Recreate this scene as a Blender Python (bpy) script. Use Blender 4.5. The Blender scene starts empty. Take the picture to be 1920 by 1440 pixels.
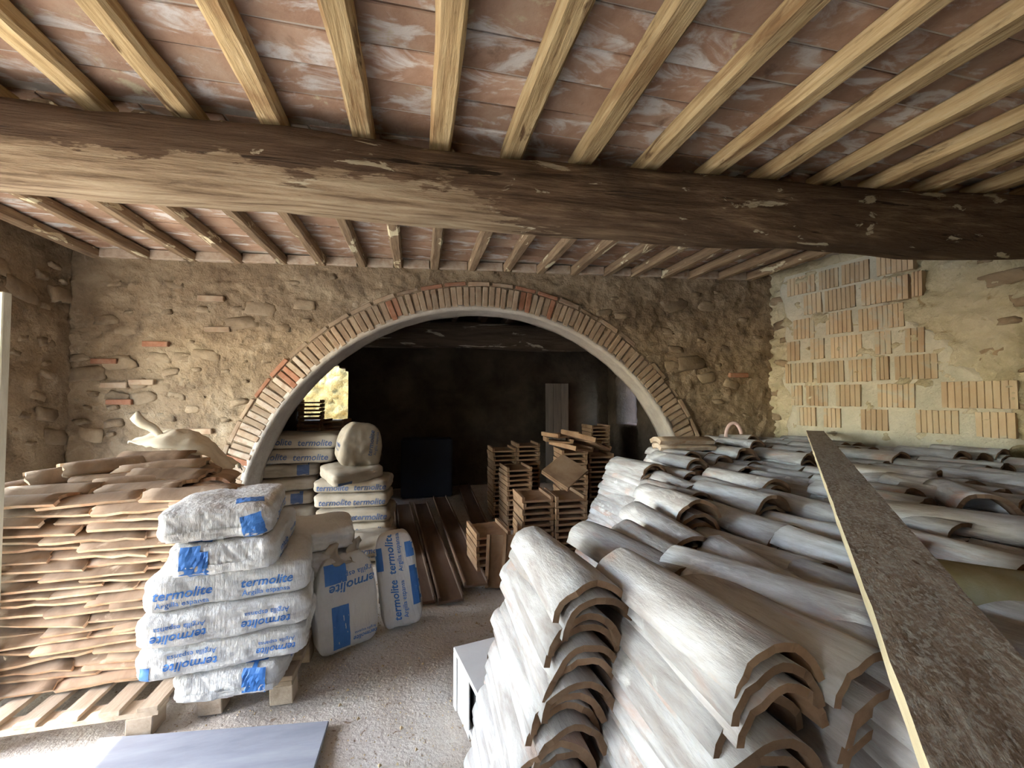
import bpy, bmesh, math, random
import numpy as np
from mathutils import Vector, Matrix, noise, Euler
from mathutils.bvhtree import BVHTree

# ------------------------------------------------------------------ camera, world, sun, exposure
SC = bpy.context.scene
COL = SC.collection
cam_d = bpy.data.cameras.new('camera')
cam = bpy.data.objects.new('camera', cam_d)
COL.objects.link(cam)
SC.camera = cam
cam_d.sensor_width = 36.0
cam_d.lens = 36.0 * 780.0 / 1920.0
cam_d.clip_start = 0.02
cam.location = (0, 0, 1.6)
cam.rotation_euler = (math.radians(90 + 1.8), 0, math.radians(-12.5))

SUN_EL = math.radians(44)
SUN_DIR = Vector((.99 * math.cos(SUN_EL), .13 * math.cos(SUN_EL), -math.sin(SUN_EL)))   # the way the light travels
world = bpy.data.worlds.new('world')
SC.world = world
world.use_nodes = True
wn = world.node_tree
wn.nodes.clear()
sky = wn.nodes.new('ShaderNodeTexSky')
sky.sky_type = 'NISHITA'
sky.sun_disc = False
sky.sun_elevation = SUN_EL
sky.sun_rotation = math.radians(-104)
sky.air_density = 1.2
sky.dust_density = 1.0
sky.ozone_density = 1.2
bg = wn.nodes.new('ShaderNodeBackground')
bg.inputs['Strength'].default_value = 2.3
wo = wn.nodes.new('ShaderNodeOutputWorld')
wn.links.new(sky.outputs[0], bg.inputs[0])
wn.links.new(bg.outputs[0], wo.inputs[0])
sun_d = bpy.data.lights.new('sun', 'SUN')
sun_d.energy = 15.0
sun_d.angle = math.radians(0.6)
sun_d.color = (1.0, .93, .82)
sun = bpy.data.objects.new('sun', sun_d)
COL.objects.link(sun)
sun.rotation_euler = SUN_DIR.to_track_quat('-Z', 'Y').to_euler()
SC.view_settings.view_transform = 'Standard'
SC.view_settings.look = 'None'
SC.view_settings.gamma = 1.0
SC.view_settings.use_curve_mapping = False
SC.view_settings.exposure = 1.28
SC.cycles.diffuse_bounces = 5
SC.cycles.max_bounces = 8
SC.cycles.adaptive_threshold = 0.04
SC.cycles.use_denoising = True
SC.cycles.sample_clamp_indirect = 6.0

R = random.Random(7)
PI = math.pi


# ------------------------------------------------------------------ helpers
def link(o, parent=None):
    COL.objects.link(o)
    if parent is not None:
        o.parent = parent
    return o


def tag(o, label=None, cat=None, group=None, kind=None):
    if label: o['label'] = label
    if cat: o['category'] = cat
    if group: o['group'] = group
    if kind: o['kind'] = kind
    return o


def mesh(name, verts, faces, mats, idx=None, smooth=False):
    m = bpy.data.meshes.new(name)
    m.from_pydata([tuple(v) for v in verts], [], [tuple(f) for f in faces])
    for k in (mats if isinstance(mats, (list, tuple)) else [mats]):
        m.materials.append(k)
    if idx is not None:
        m.polygons.foreach_set('material_index', idx)
    if smooth:
        m.polygons.foreach_set('use_smooth', [True] * len(m.polygons))
    m.update()
    return m


def obj(name, me, parent=None, loc=(0, 0, 0), rot=(0, 0, 0), scale=(1, 1, 1)):
    o = bpy.data.objects.new(name, me)
    o.location = loc
    o.rotation_euler = rot
    o.scale = scale
    return link(o, parent)


def empty(name, loc=(0, 0, 0), rot=(0, 0, 0)):
    return obj(name, None, None, loc, rot)


def box_geo(sx, sy, sz, c=(0, 0, 0), jit=0.0, rnd=None):
    """box as verts, faces, centred on c"""
    v = [[c[0] + dx * sx / 2, c[1] + dy * sy / 2, c[2] + dz * sz / 2] for dz in (-1, 1) for dy in (-1, 1) for dx in (-1, 1)]
    if jit:
        for p in v:
            for k in range(3):
                p[k] += rnd.uniform(-jit, jit)
    f = [(0, 2, 3, 1), (4, 5, 7, 6), (0, 1, 5, 4), (2, 6, 7, 3), (0, 4, 6, 2), (1, 3, 7, 5)]
    return v, f


class MB:
    def __init__(self):
        self.v, self.f = [], []

    def add(self, v, f):
        n = len(self.v)
        self.v += [tuple(p) for p in v]
        self.f += [tuple(i + n for i in q) for q in f]
        return self

    def box(self, sx, sy, sz, c, jit=0, rnd=R):
        return self.add(*box_geo(sx, sy, sz, c, jit, rnd))


def bevel_mesh(me, w, seg=1):
    bm = bmesh.new()
    bm.from_mesh(me)
    bmesh.ops.bevel(bm, geom=list(bm.edges), offset=w, segments=seg, affect='EDGES', clamp_overlap=True)
    bm.to_mesh(me)
    bm.free()
    return me


def fbm(p, oct=4, h=.9, lac=2.1):
    return noise.fractal(Vector(p), h, lac, oct)


ORD = ['topmost', 'second', 'third', 'fourth', 'fifth', 'sixth', 'seventh', 'eighth', 'ninth', 'tenth', 'eleventh', 'twelfth', 'thirteenth',
       'fourteenth', 'fifteenth', 'sixteenth', 'seventeenth', 'eighteenth', 'nineteenth', 'twentieth', 'twenty-first', 'twenty-second',
       'twenty-third', 'twenty-fourth', 'twenty-fifth', 'twenty-sixth', 'twenty-seventh', 'twenty-eighth', 'twenty-ninth', 'thirtieth', 'thirty-first', 'thirty-second']


def nth(k):
    return 'first' if k == 0 else ORD[k]


# ------------------------------------------------------------------ materials
def surf(name, c1, c2, c3=None, scale=4, stretch=(1, 1, 1), detail=8, rough=.9, bump=.4, bdist=.01, bscale=30, bstretch=None,
         rnd=.15, patches=(), spec=.25, lo=.3, hi=.7, metallic=0, strip=None):
    m = bpy.data.materials.new(name)
    m.use_nodes = True
    nt = m.node_tree
    nt.nodes.clear()
    nn = lambda t, **k: _set(nt.nodes.new(t), k)
    L = nt.links.new
    out = nn('ShaderNodeOutputMaterial')
    b = nn('ShaderNodeBsdfPrincipled')
    b.inputs['Roughness'].default_value = rough
    b.inputs['Specular IOR Level'].default_value = spec
    b.inputs['Metallic'].default_value = metallic
    L(b.outputs[0], out.inputs[0])
    tc = nn('ShaderNodeTexCoord')
    oi = nn('ShaderNodeObjectInfo')
    mul = nn('ShaderNodeMath', operation='MULTIPLY')
    mul.inputs[1].default_value = 41.7
    L(oi.outputs['Random'], mul.inputs[0])
    add = nn('ShaderNodeVectorMath', operation='ADD')
    L(tc.outputs['Object'], add.inputs[0])
    L(mul.outputs[0], add.inputs[1])

    def noise_tex(sc, st, det=detail, dist=0.0):
        mp = nn('ShaderNodeMapping')
        mp.inputs['Scale'].default_value = st
        L(add.outputs[0], mp.inputs[0])
        t = nn('ShaderNodeTexNoise')
        t.inputs['Scale'].default_value = sc
        t.inputs['Detail'].default_value = det
        t.inputs['Roughness'].default_value = .62
        t.inputs['Distortion'].default_value = dist
        L(mp.outputs[0], t.inputs[0])
        return t

    def ramp(src, stops):
        r = nn('ShaderNodeValToRGB')
        e = r.color_ramp.elements
        while len(e) < len(stops):
            e.new(.5)
        for k, (p, c) in enumerate(stops):
            e[k].position = p
            e[k].color = (*c, 1)
        L(src, r.inputs[0])
        return r
    n1 = noise_tex(scale, stretch, dist=.3)
    stops = [(lo, c1), (hi, c2)] if c3 is None else [(lo, c1), ((lo + hi) / 2, c2), (hi, c3)]
    colr = ramp(n1.outputs[0], stops).outputs[0]
    for pc, ps, p0, p1, pst in patches:
        t = noise_tex(ps, pst, 6, .6)
        rp = ramp(t.outputs[0], [(p0, (0, 0, 0)), (p1, (1, 1, 1))])
        mx = nn('ShaderNodeMix', data_type='RGBA')
        L(rp.outputs[0], mx.inputs[0])
        L(colr, mx.inputs[6])
        mx.inputs[7].default_value = (*pc, 1)
        colr = mx.outputs[2]
    if strip:                        # pale band: light from below painted over paler wood, ragged edge by mesh attribute
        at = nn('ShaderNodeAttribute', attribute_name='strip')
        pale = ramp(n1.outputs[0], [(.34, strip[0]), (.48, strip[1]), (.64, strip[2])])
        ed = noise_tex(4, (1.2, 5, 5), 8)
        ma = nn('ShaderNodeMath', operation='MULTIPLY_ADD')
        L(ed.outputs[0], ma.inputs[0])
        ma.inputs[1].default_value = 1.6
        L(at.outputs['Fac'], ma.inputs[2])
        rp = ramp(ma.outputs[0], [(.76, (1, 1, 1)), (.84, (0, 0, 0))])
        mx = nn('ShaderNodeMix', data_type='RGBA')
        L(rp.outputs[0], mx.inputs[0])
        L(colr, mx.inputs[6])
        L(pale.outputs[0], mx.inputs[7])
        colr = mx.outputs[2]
    if rnd:
        hs = nn('ShaderNodeHueSaturation')
        mr = nn('ShaderNodeMapRange')
        mr.inputs['To Min'].default_value = 1 - rnd
        mr.inputs['To Max'].default_value = 1 + rnd
        L(oi.outputs['Random'], mr.inputs[0])
        L(mr.outputs[0], hs.inputs['Value'])
        L(colr, hs.inputs['Color'])
        colr = hs.outputs[0]
    L(colr, b.inputs['Base Color'])
    if bump:
        t = noise_tex(bscale, bstretch or stretch, 7)
        mxv = nn('ShaderNodeMath', operation='ADD')
        L(t.outputs[0], mxv.inputs[0])
        L(n1.outputs[0], mxv.inputs[1])
        bp = nn('ShaderNodeBump')
        bp.inputs['Strength'].default_value = bump
        bp.inputs['Distance'].default_value = bdist
        L(mxv.outputs[0], bp.inputs['Height'])
        L(bp.outputs[0], b.inputs['Normal'])
    return m


def _set(n, k):
    for a, v in k.items():
        setattr(n, a, v)
    return n


W1 = (1, 1, 1)
M = {}
M['plaster'] = surf('lime_plaster_rubble', (.17, .122, .08), (.28, .215, .145), (.37, .30, .212), scale=2.6, bump=1, bdist=.03, bscale=22, rnd=0,
                    patches=[((.16, .12, .082), 4, .54, .68, W1), ((.42, .35, .265), 3.1, .6, .75, W1)])
M['plaster_yellow'] = surf('yellow_lime_plaster', (.30, .26, .165), (.46, .415, .29), (.56, .52, .40), scale=3.2, bump=1, bdist=.03, bscale=20, rnd=0,
                           patches=[((.42, .41, .34), 1.6, .60, .72, W1), ((.30, .23, .13), 6, .62, .72, W1)])
M['mortar'] = surf('grey_mortar', (.40, .39, .32), (.52, .50, .42), scale=5, bump=.7, bdist=.02, bscale=25, rnd=0)
M['dark_plaster'] = surf('shade_dark_plaster', (.04, .032, .025), (.07, .056, .044), (.11, .088, .068), scale=2, bump=.8, bdist=.02, bscale=16, rnd=0)  # the far room's shade is put into this plaster's colour
M['outer_stone'] = surf('sunlit_rubble_stone', (.09, .062, .018), (.16, .118, .042), (.22, .17, .068), scale=3, bump=1, bdist=.06, bscale=7, rnd=0)
M['lane_stone'] = surf('reddish_rubble', (.14, .08, .05), (.22, .13, .085), scale=3, bump=1, bdist=.05, bscale=7, rnd=0)
M['soffit'] = surf('grey_lime_render', (.34, .31, .28), (.47, .44, .40), scale=6, bump=.6, bdist=.015, bscale=20, rnd=0)
M['stone'] = surf('fieldstone', (.16, .118, .08), (.245, .19, .13), (.32, .26, .185), scale=6, bump=.8, bdist=.012, bscale=22, rnd=.2)
M['brick_dusty'] = surf('dusty_brick', (.26, .175, .12), (.325, .245, .175), (.38, .31, .235), scale=9, bump=.6, bdist=.006, bscale=40, rnd=.2)
M['brick_red'] = surf('red_brick', (.23, .105, .06), (.31, .15, .095), (.33, .20, .14), scale=12, bump=.6, bdist=.005, bscale=50, rnd=.2)
M['brick_limed'] = surf('limewashed_brick', (.32, .22, .155), (.43, .355, .285), (.50, .43, .36), scale=14, bump=.6, bdist=.006, bscale=40, rnd=.12)
M['block'] = surf('ribbed_clay_block', (.36, .26, .17), (.43, .34, .23), (.48, .42, .31), scale=4, stretch=(1, 1, .3), bump=.4, bdist=.006, bscale=30, rnd=.16,
                  patches=[((.40, .385, .32), 5, .54, .66, W1)])
M['ceil_tile'] = surf('ceiling_clay_tile', (.30, .185, .13), (.40, .27, .20), (.46, .345, .265), scale=5, bump=.5, bdist=.006, bscale=40, rnd=.18,
                      patches=[((.60, .58, .57), 3.6, .52, .62, (1, 2, 1)), ((.50, .44, .31), 6, .63, .70, W1), ((.20, .13, .10), 3, .64, .74, W1)])
M['ceil_mortar'] = surf('pale_joint_mortar', (.40, .36, .32), (.52, .48, .44), scale=9, rnd=0)
M['rafter'] = surf('pale_chestnut_rafter', (.28, .185, .09), (.50, .365, .19), (.60, .47, .27), scale=5, stretch=(7, .45, 7), bump=.7, bdist=.008, bscale=10,
                   bstretch=(9, .6, 9), rnd=.2, lo=.30, hi=.66, patches=[((.15, .09, .045), 2.6, .58, .66, (5, .9, 5)), ((.30, .18, .085), 2.0, .52, .66, (3, .5, 3))])
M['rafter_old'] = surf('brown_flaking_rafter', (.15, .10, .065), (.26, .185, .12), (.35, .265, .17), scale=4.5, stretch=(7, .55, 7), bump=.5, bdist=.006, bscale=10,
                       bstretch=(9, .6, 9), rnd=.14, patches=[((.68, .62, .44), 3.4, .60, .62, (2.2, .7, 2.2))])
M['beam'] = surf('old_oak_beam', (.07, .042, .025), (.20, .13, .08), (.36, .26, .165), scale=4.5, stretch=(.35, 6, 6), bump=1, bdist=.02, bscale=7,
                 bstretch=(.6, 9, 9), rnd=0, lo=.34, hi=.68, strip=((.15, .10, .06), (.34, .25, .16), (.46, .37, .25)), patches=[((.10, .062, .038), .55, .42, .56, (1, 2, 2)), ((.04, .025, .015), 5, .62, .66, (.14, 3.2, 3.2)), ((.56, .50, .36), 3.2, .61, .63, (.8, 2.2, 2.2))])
M['beam_dark'] = surf('shade_dark_beam', (.05, .035, .025), (.12, .09, .07), scale=2.6, stretch=(.5, 5, 5), bump=.9, bdist=.02, bscale=7, rnd=0,
                      patches=[((.40, .36, .30), 3, .60, .64, (.7, 3, 3))])  # wood darkened in colour for the shade of the far room
M['floor'] = surf('dusty_concrete_floor', (.42, .36, .30), (.54, .495, .44), (.62, .59, .55), scale=1.5, bump=1, bdist=.012, bscale=45, rnd=0,
                  patches=[((.24, .17, .11), 26, .60, .68, W1)])
M['ground'] = surf('pale_dry_ground', (.52, .44, .32), (.64, .56, .43), scale=.7, bump=.4, rnd=0)
M['tile_out'] = surf('weathered_tile_top', (.29, .272, .27), (.395, .395, .405), (.51, .53, .555), scale=7, stretch=(2.6, .5, 2.6), bump=.8, bdist=.005, bscale=34,
                     bstretch=(2, .5, 2), rnd=.14, lo=.36, hi=.64, spec=.1, patches=[((.43, .305, .255), 3.6, .57, .70, (1.5, .6, 1.5)), ((.60, .61, .61), 7, .60, .68, (1.2, .6, 1.2))])
M['tile_in'] = surf('bare_tile_clay', (.12, .075, .048), (.20, .13, .085), (.28, .195, .135), scale=8, bump=.4, bdist=.004, bscale=40, rnd=.2)
M['tile_green'] = surf('mossy_tile', (.15, .135, .06), (.22, .20, .10), (.34, .33, .26), scale=4, bump=.4, bdist=.004, rnd=.05)
M['tile_brown'] = surf('brown_clay_tile', (.20, .13, .085), (.29, .20, .135), (.37, .27, .19), scale=5, stretch=(.6, 1.5, 1.5), bump=.4, bdist=.004, bscale=36, rnd=.22,
                       patches=[((.58, .46, .34), 5, .62, .72, W1)])
M['tile_edge'] = surf('broken_clay_edge', (.48, .26, .15), (.60, .42, .28), (.66, .55, .42), scale=10, bump=.3, bdist=.003, rnd=.15)
M['flat_tile'] = surf('flanged_clay_tile', (.20, .115, .065), (.29, .18, .105), (.35, .24, .155), scale=5, bump=.4, bdist=.004, bscale=36, rnd=.2)
M['bag'] = surf('white_woven_plastic', (.47, .46, .44), (.57, .57, .56), (.63, .64, .64), scale=3, bump=1, bdist=.014, bscale=7, bstretch=(2.8, 1.8, .5), rnd=.06, rough=.55, spec=.4,
                patches=[((.40, .35, .28), 2.5, .60, .75, W1)])
M['bag_dusty_dim'] = surf('dusty_dim_woven_plastic', (.26, .22, .165), (.34, .295, .235), (.39, .35, .295), scale=3, bump=.4, bdist=.006, bscale=11, rnd=.12, rough=.75)  # dusty, and darkened in colour for the dim light beyond the arch
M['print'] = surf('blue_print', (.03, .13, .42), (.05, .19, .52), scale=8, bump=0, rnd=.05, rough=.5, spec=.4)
M['print_dusty_dim'] = surf('dusty_dim_blue_print', (.05, .08, .17), (.10, .14, .24), scale=8, bump=0, rnd=.1, rough=.8)  # ink colour dimmed along with the darkened sacks
M['pallet'] = surf('grey_pallet_wood', (.27, .21, .15), (.40, .32, .24), (.48, .40, .31), scale=3, stretch=(5, .7, 5), bump=.5, bdist=.004, bscale=12, bstretch=(8, .7, 8), rnd=.16)
M['plank'] = surf('splashed_scaffold_plank', (.16, .12, .09), (.29, .24, .20), (.40, .36, .32), scale=9, stretch=(3, .5, 3), bump=1, bdist=.006, bscale=30, bstretch=(2.4, .8, 2.4), rnd=0,
                  patches=[((.44, .43, .41), 95, .48, .60, (1.4, .6, 1.4)), ((.14, .09, .06), 40, .62, .70, (2, .6, 2))])
M['plank_edge'] = surf('fresh_sawn_edge', (.55, .48, .32), (.70, .64, .47), scale=6, stretch=(1, .4, 6), bump=.3, rnd=0)
M['sheet'] = surf('dark_brown_steel_plank', (.10, .065, .045), (.17, .11, .075), (.21, .15, .11), scale=3, stretch=(3, .5, 3), bump=.2, rough=.6, spec=.4, rnd=.15)
M['enamel'] = surf('white_enamel', (.62, .62, .62), (.72, .72, .72), scale=4, bump=.1, rough=.4, spec=.45, rnd=0, patches=[((.45, .38, .30), 5, .64, .74, W1)])
M['black'] = surf('hollow_shade', (.012, .012, .014), (.02, .02, .022), scale=4, bump=0, rnd=0)
M['tank'] = surf('navy_painted_steel', (.004, .006, .013), (.007, .010, .020), scale=4, bump=0, rnd=0, rough=.6)
M['board'] = surf('blue_grey_sheet', (.22, .235, .28), (.29, .31, .36), (.36, .38, .42), scale=3, stretch=(.6, 2.4, 1), bump=.35, bdist=.004, bscale=14, rnd=0)
M['cloth'] = surf('cream_canvas', (.56, .49, .38), (.68, .62, .51), scale=4, bump=.4, bdist=.005, rnd=0)
M['door_paint'] = surf('chipped_cream_paint', (.50, .48, .38), (.66, .65, .56), scale=6, stretch=(4, 4, .6), bump=.3, rnd=0, patches=[((.25, .20, .14), 6, .62, .68, (3, 3, .6))])
M['door_grey'] = surf('grey_board_door', (.14, .13, .12), (.22, .20, .18), scale=3, stretch=(6, 6, .5), bump=.4, rnd=.1)
M['twig'] = surf('dry_straw', (.30, .22, .12), (.42, .33, .2), scale=9, bump=0, rnd=.2)
M['pipe'] = surf('pinkish_plastic', (.50, .36, .34), (.60, .47, .45), scale=9, bump=.1, rnd=0)
gm = bpy.data.materials.new('old_window_glass')
gm.use_nodes = True
gb = gm.node_tree.nodes['Principled BSDF']
gb.inputs['Base Color'].default_value = (.55, .6, .58, 1)
gb.inputs['Roughness'].default_value = .12
gb.inputs['Transmission Weight'].default_value = .85
gb.inputs['IOR'].default_value = 1.2
M['glass'] = gm

# ------------------------------------------------------------------ the setting: floor and ground
U = Vector((.9947, -.103, 0))          # along the arched wall
NW = Vector((-.103, -.9947, 0))        # out of it, towards the camera
W0 = Vector((0, 4.64, 0))
XL = -3.42                             # left wall
ZR = 3.0                               # rafter undersides


def wall_y(x):
    return 4.64 - .10355 * x


def grid_floor():
    x0, x1, y0, y1, st = -3.6, 5.6, -1.4, 8.0, .05
    nx, ny = int((x1 - x0) / st), int((y1 - y0) / st)
    v, f = [], []
    for j in range(ny + 1):
        for i in range(nx + 1):
            x, y = x0 + i * st, y0 + j * st
            z = .012 * fbm((x * 1.2, y * 1.2, 3)) + .006 * fbm((x * 9, y * 9, 1), 3) - .012
            v.append((x, y, min(z, .004)))
    for j in range(ny):
        for i in range(nx):
            a = j * (nx + 1) + i
            f.append((a, a + 1, a + nx + 2, a + nx + 1))
    return mesh('floor', v, f, M['floor'], smooth=True)


floor = tag(obj('floor', grid_floor()), 'dusty pale concrete floor strewn with grit', kind='structure')
gv, gf = [], []
for a, b, c, d in ((-40, -40, 40, -1.4), (-40, -1.4, -3.6, 40), (5.6, -1.4, 40, 40), (-3.6, 8.0, 5.6, 40)):
    k = len(gv)
    gv += [(a, b, -.06), (c, b, -.06), (c, d, -.06), (a, d, -.06)]
    gf.append((k, k + 1, k + 2, k + 3))
ground = tag(obj('ground_outside', mesh('ground_outside', gv, gf, M['ground'])), 'pale dry ground outside the barn', kind='structure')


# ------------------------------------------------------------------ walls
def relief_wall(name, P0, D, N, length, z0, z1, thick, mat, amp, holes, st=.03, seed=0, rough=1.0, jamb=None):
    """a rough plastered wall: relief front sheet (cells inside a hole left out), plain back and reveals. holes: f(s,z)->True inside"""
    P0, D, N = Vector(P0), Vector(D).normalized(), Vector(N).normalized()
    ns, nz = max(2, int(length / st)), max(2, int((z1 - z0) / st))
    v, f, keep = [], [], {}

    def vid(i, j, back=False):
        k = (i, j, back)
        if k not in keep:
            s, z = length * i / ns, z0 + (z1 - z0) * j / nz
            if back:
                d = -thick
            else:
                q = (s * 1.3 + seed, z * 1.3, seed * 1.7)
                d = amp * (.8 * fbm(q, 3) + 1.0 * (abs(fbm((s * 4.2 + seed, z * 6.0, 2.2), 3)) - .25) * rough + .5 * fbm((s * 12, z * 16, seed), 3) * rough)
                d = max(-1.1 * amp, min(d, 1.6 * amp))
            keep[k] = len(v)
            v.append(P0 + D * s + Vector((0, 0, z)) + N * d)
        return keep[k]
    cell = lambda i, j: 0 <= i < ns and 0 <= j < nz and not any(h(length * (i + .5) / ns, z0 + (z1 - z0) * (j + .5) / nz) for h in holes)
    flip = D.cross(Vector((0, 0, 1))).dot(N) < 0
    for i in range(ns):
        for j in range(nz):
            if not cell(i, j):
                continue
            q = [vid(i, j), vid(i + 1, j), vid(i + 1, j + 1), vid(i, j + 1)]
            f.append(q[::-1] if flip else q)
            b = [vid(i, j, 1), vid(i + 1, j, 1), vid(i + 1, j + 1, 1), vid(i, j + 1, 1)]
            f.append(b if flip else b[::-1])
            for (di, dj, a, c) in ((1, 0, (i + 1, j), (i + 1, j + 1)), (-1, 0, (i, j + 1), (i, j)), (0, 1, (i + 1, j + 1), (i, j + 1)), (0, -1, (i, j), (i + 1, j))):
                if not cell(i + di, j + dj):
                    q = [vid(*a), vid(*a, 1), vid(*c, 1), vid(*c)]
                    f.append(q[::-1] if flip else q)
    me = mesh(name, v, f, mat, smooth=True)
    return obj(name, me)


AC, AZ, AR = 0.64, 0.10, 2.50          # arch centre along the wall, its height, inner radius
S0 = -3.44
arch_hole = lambda s, z: (math.hypot(s + S0 - AC, z - AZ) < AR + .10) if z > AZ else abs(s + S0 - AC) < AR + .10
wall_back = relief_wall('wall_back', W0 + U * S0, U, NW, 7.66, 0, 3.22, .30, M['plaster'], .027, [arch_hole], st=.022, seed=3, rough=1.0)
tag(wall_back, 'rough plastered rubble wall pierced by a wide brick arch', kind='structure')

rect = lambda a, b, c, d: (lambda s, z: a < s < b and c < z < d)
# left wall runs from the front (y=-1.3) to the arched wall; two open doorways lie outside the frame
LY0 = -1.3
wall_left = relief_wall('wall_left', (XL, LY0, 0), (0, 1, 0), (1, 0, 0), 9.1, 0, 3.3, .45, M['plaster'], .035,
                        [rect(.9 - LY0, 2.14 - LY0, -1, 2.5), rect(2.55 - LY0, 4.25 - LY0, -1, 2.35)], st=.045, seed=11, rough=1.1)
tag(wall_left, 'dim plastered rubble wall on the left', kind='structure')
CR = W0 + U * 4.18
DR = Vector((.19, -.98, 0)).normalized()
NR = Vector((-.98, -.19, 0)).normalized()
wall_right = relief_wall('wall_right', CR - DR * .35, DR, NR, 6.3, 0, 3.22, .45, M['plaster_yellow'], .045, [], st=.024, seed=23, rough=1.9)
tag(wall_right, 'yellowish plastered wall on the right with a patch of ribbed clay blocks', kind='structure')
wall_front = relief_wall('wall_front', (XL - .4, -1.3, 0), (1, 0, 0), (0, 1, 0), 9.4, 0, 3.3, .45, M['plaster'], .03,
                         [rect(.45, 1.55, -1, 2.4)], st=.08, seed=31)
tag(wall_front, 'plastered front wall with a wide open doorway', kind='structure')
# far room
FY = 7.6
fwx0 = XL - .4
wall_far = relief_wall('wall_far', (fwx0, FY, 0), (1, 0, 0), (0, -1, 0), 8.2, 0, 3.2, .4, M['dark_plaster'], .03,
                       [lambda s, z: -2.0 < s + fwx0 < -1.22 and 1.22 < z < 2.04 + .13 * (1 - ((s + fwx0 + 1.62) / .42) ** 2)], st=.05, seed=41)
tag(wall_far, 'shade-darkened wall at the end of the far room with a small window', kind='structure')
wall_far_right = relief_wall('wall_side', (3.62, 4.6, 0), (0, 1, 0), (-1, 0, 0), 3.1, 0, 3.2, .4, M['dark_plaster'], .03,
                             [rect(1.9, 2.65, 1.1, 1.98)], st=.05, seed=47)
tag(wall_far_right, 'dark side wall of the far room with a small window', kind='structure')
outer = relief_wall('wall_outside', (-9, 11.0, 0), (1, 0, 0), (0, -1, 0), 14, -.1, 5.5, .4, M['outer_stone'], .10, [], st=.08, seed=53, rough=1.6)
tag(outer, 'sunlit yellow rubble wall seen through the far window', kind='structure')
sky_blocker = relief_wall('wall_sky_blocker', (-14, -12, 0), (1, 0, 0), (0, 1, 0), 30, -.1, 5.0, .5, M['outer_stone'], .08, [], st=.25, seed=59)  # added behind the camera, unseen, to cut off low sky
tag(sky_blocker, 'added stone wall that cuts off low sky at the doorway', kind='structure')
side_out = relief_wall('wall_lane', (6.4, 4.0, 0), (0, 1, 0), (-1, 0, 0), 8, -.1, 5.5, .4, M['lane_stone'], .08, [], st=.12, seed=67)
tag(side_out, 'reddish wall outside the small side window', kind='structure')
sun_blocker = MB().box(2.5, 3.4, .12, (XL - .45 - 1.25, 3.95, 2.66))  # added and unseen: keeps sun and sky out of the side doorway
tag(obj('roof_sun_blocker', mesh('roof_sun_blocker', sun_blocker.v, sun_blocker.f, M['rafter_old'])), 'added roof slab blocking sun at the side doorway', kind='structure')

# rounded plaster soffit of the arch
sv, sf = [], []
na, nd = 90, 6
for i in range(na + 1):
    t = PI * i / na
    for j in range(nd + 1):
        r = AR - .004 + .010 * fbm((i * .5, j * .9, 5), 3)
        if i in (0, na):
            pass
        p = W0 + U * (AC - math.cos(t) * r) + NW * (.03 - .38 * j / nd) + Vector((0, 0, AZ + math.sin(t) * r))
        sv.append(p)
for i in range(na):
    for j in range(nd):
        a = i * (nd + 1) + j
        sf.append((a, a + nd + 1, a + nd + 2, a + 1))
k0 = len(sv)
# body behind the soffit so that it has thickness, and short jambs down to the floor
for side in (-1, 1):
    for z in (-.02, AZ):
        for d in (.03, -.35):
            sv.append(W0 + U * (AC + side * AR) + NW * d + Vector((0, 0, z)))
    sf.append((k0, k0 + 1, k0 + 3, k0 + 2))
    k0 += 4
soff = obj('soffit', mesh('soffit', sv, sf, M['soffit'], smooth=True), wall_back)
sol = soff.modifiers.new('thickness', 'SOLIDIFY')
sol.thickness = .06
sol.offset = 0


# mortar between the arch bricks
mv, mf = [], []
nm_ = 120
for i in range(nm_ + 1):
    t = PI * i / nm_
    for r, d in ((AR + .012, .018), (AR + .012, -.28), (AR + .30, -.28), (AR + .24, .018)):
        d += .006 * noise.noise((i * .4, r * 9, 2)) if d > 0 else 0
        mv.append(W0 + U * (AC - math.cos(t) * r) + NW * d + Vector((0, 0, AZ + math.sin(t) * r)))
for i in range(nm_):
    for k in range(4):
        a, b = i * 4 + k, i * 4 + (k + 1) % 4
        mf.append((a, b, b + 4, a + 4))
mf += [(0, 3, 2, 1), tuple(nm_ * 4 + k for k in range(4))]
obj('mortar_ring', mesh('mortar_ring', mv, mf, M['plaster']), wall_back)


# bricks of the arch
def brick_mesh(name, sx, sy, sz, mat, seed, bev=.006, jit=.004):
    rr = random.Random(seed)
    return bevel_mesh(mesh(name, *box_geo(sx, sy, sz, (0, 0, 0), jit, rr), mat), bev)


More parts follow.
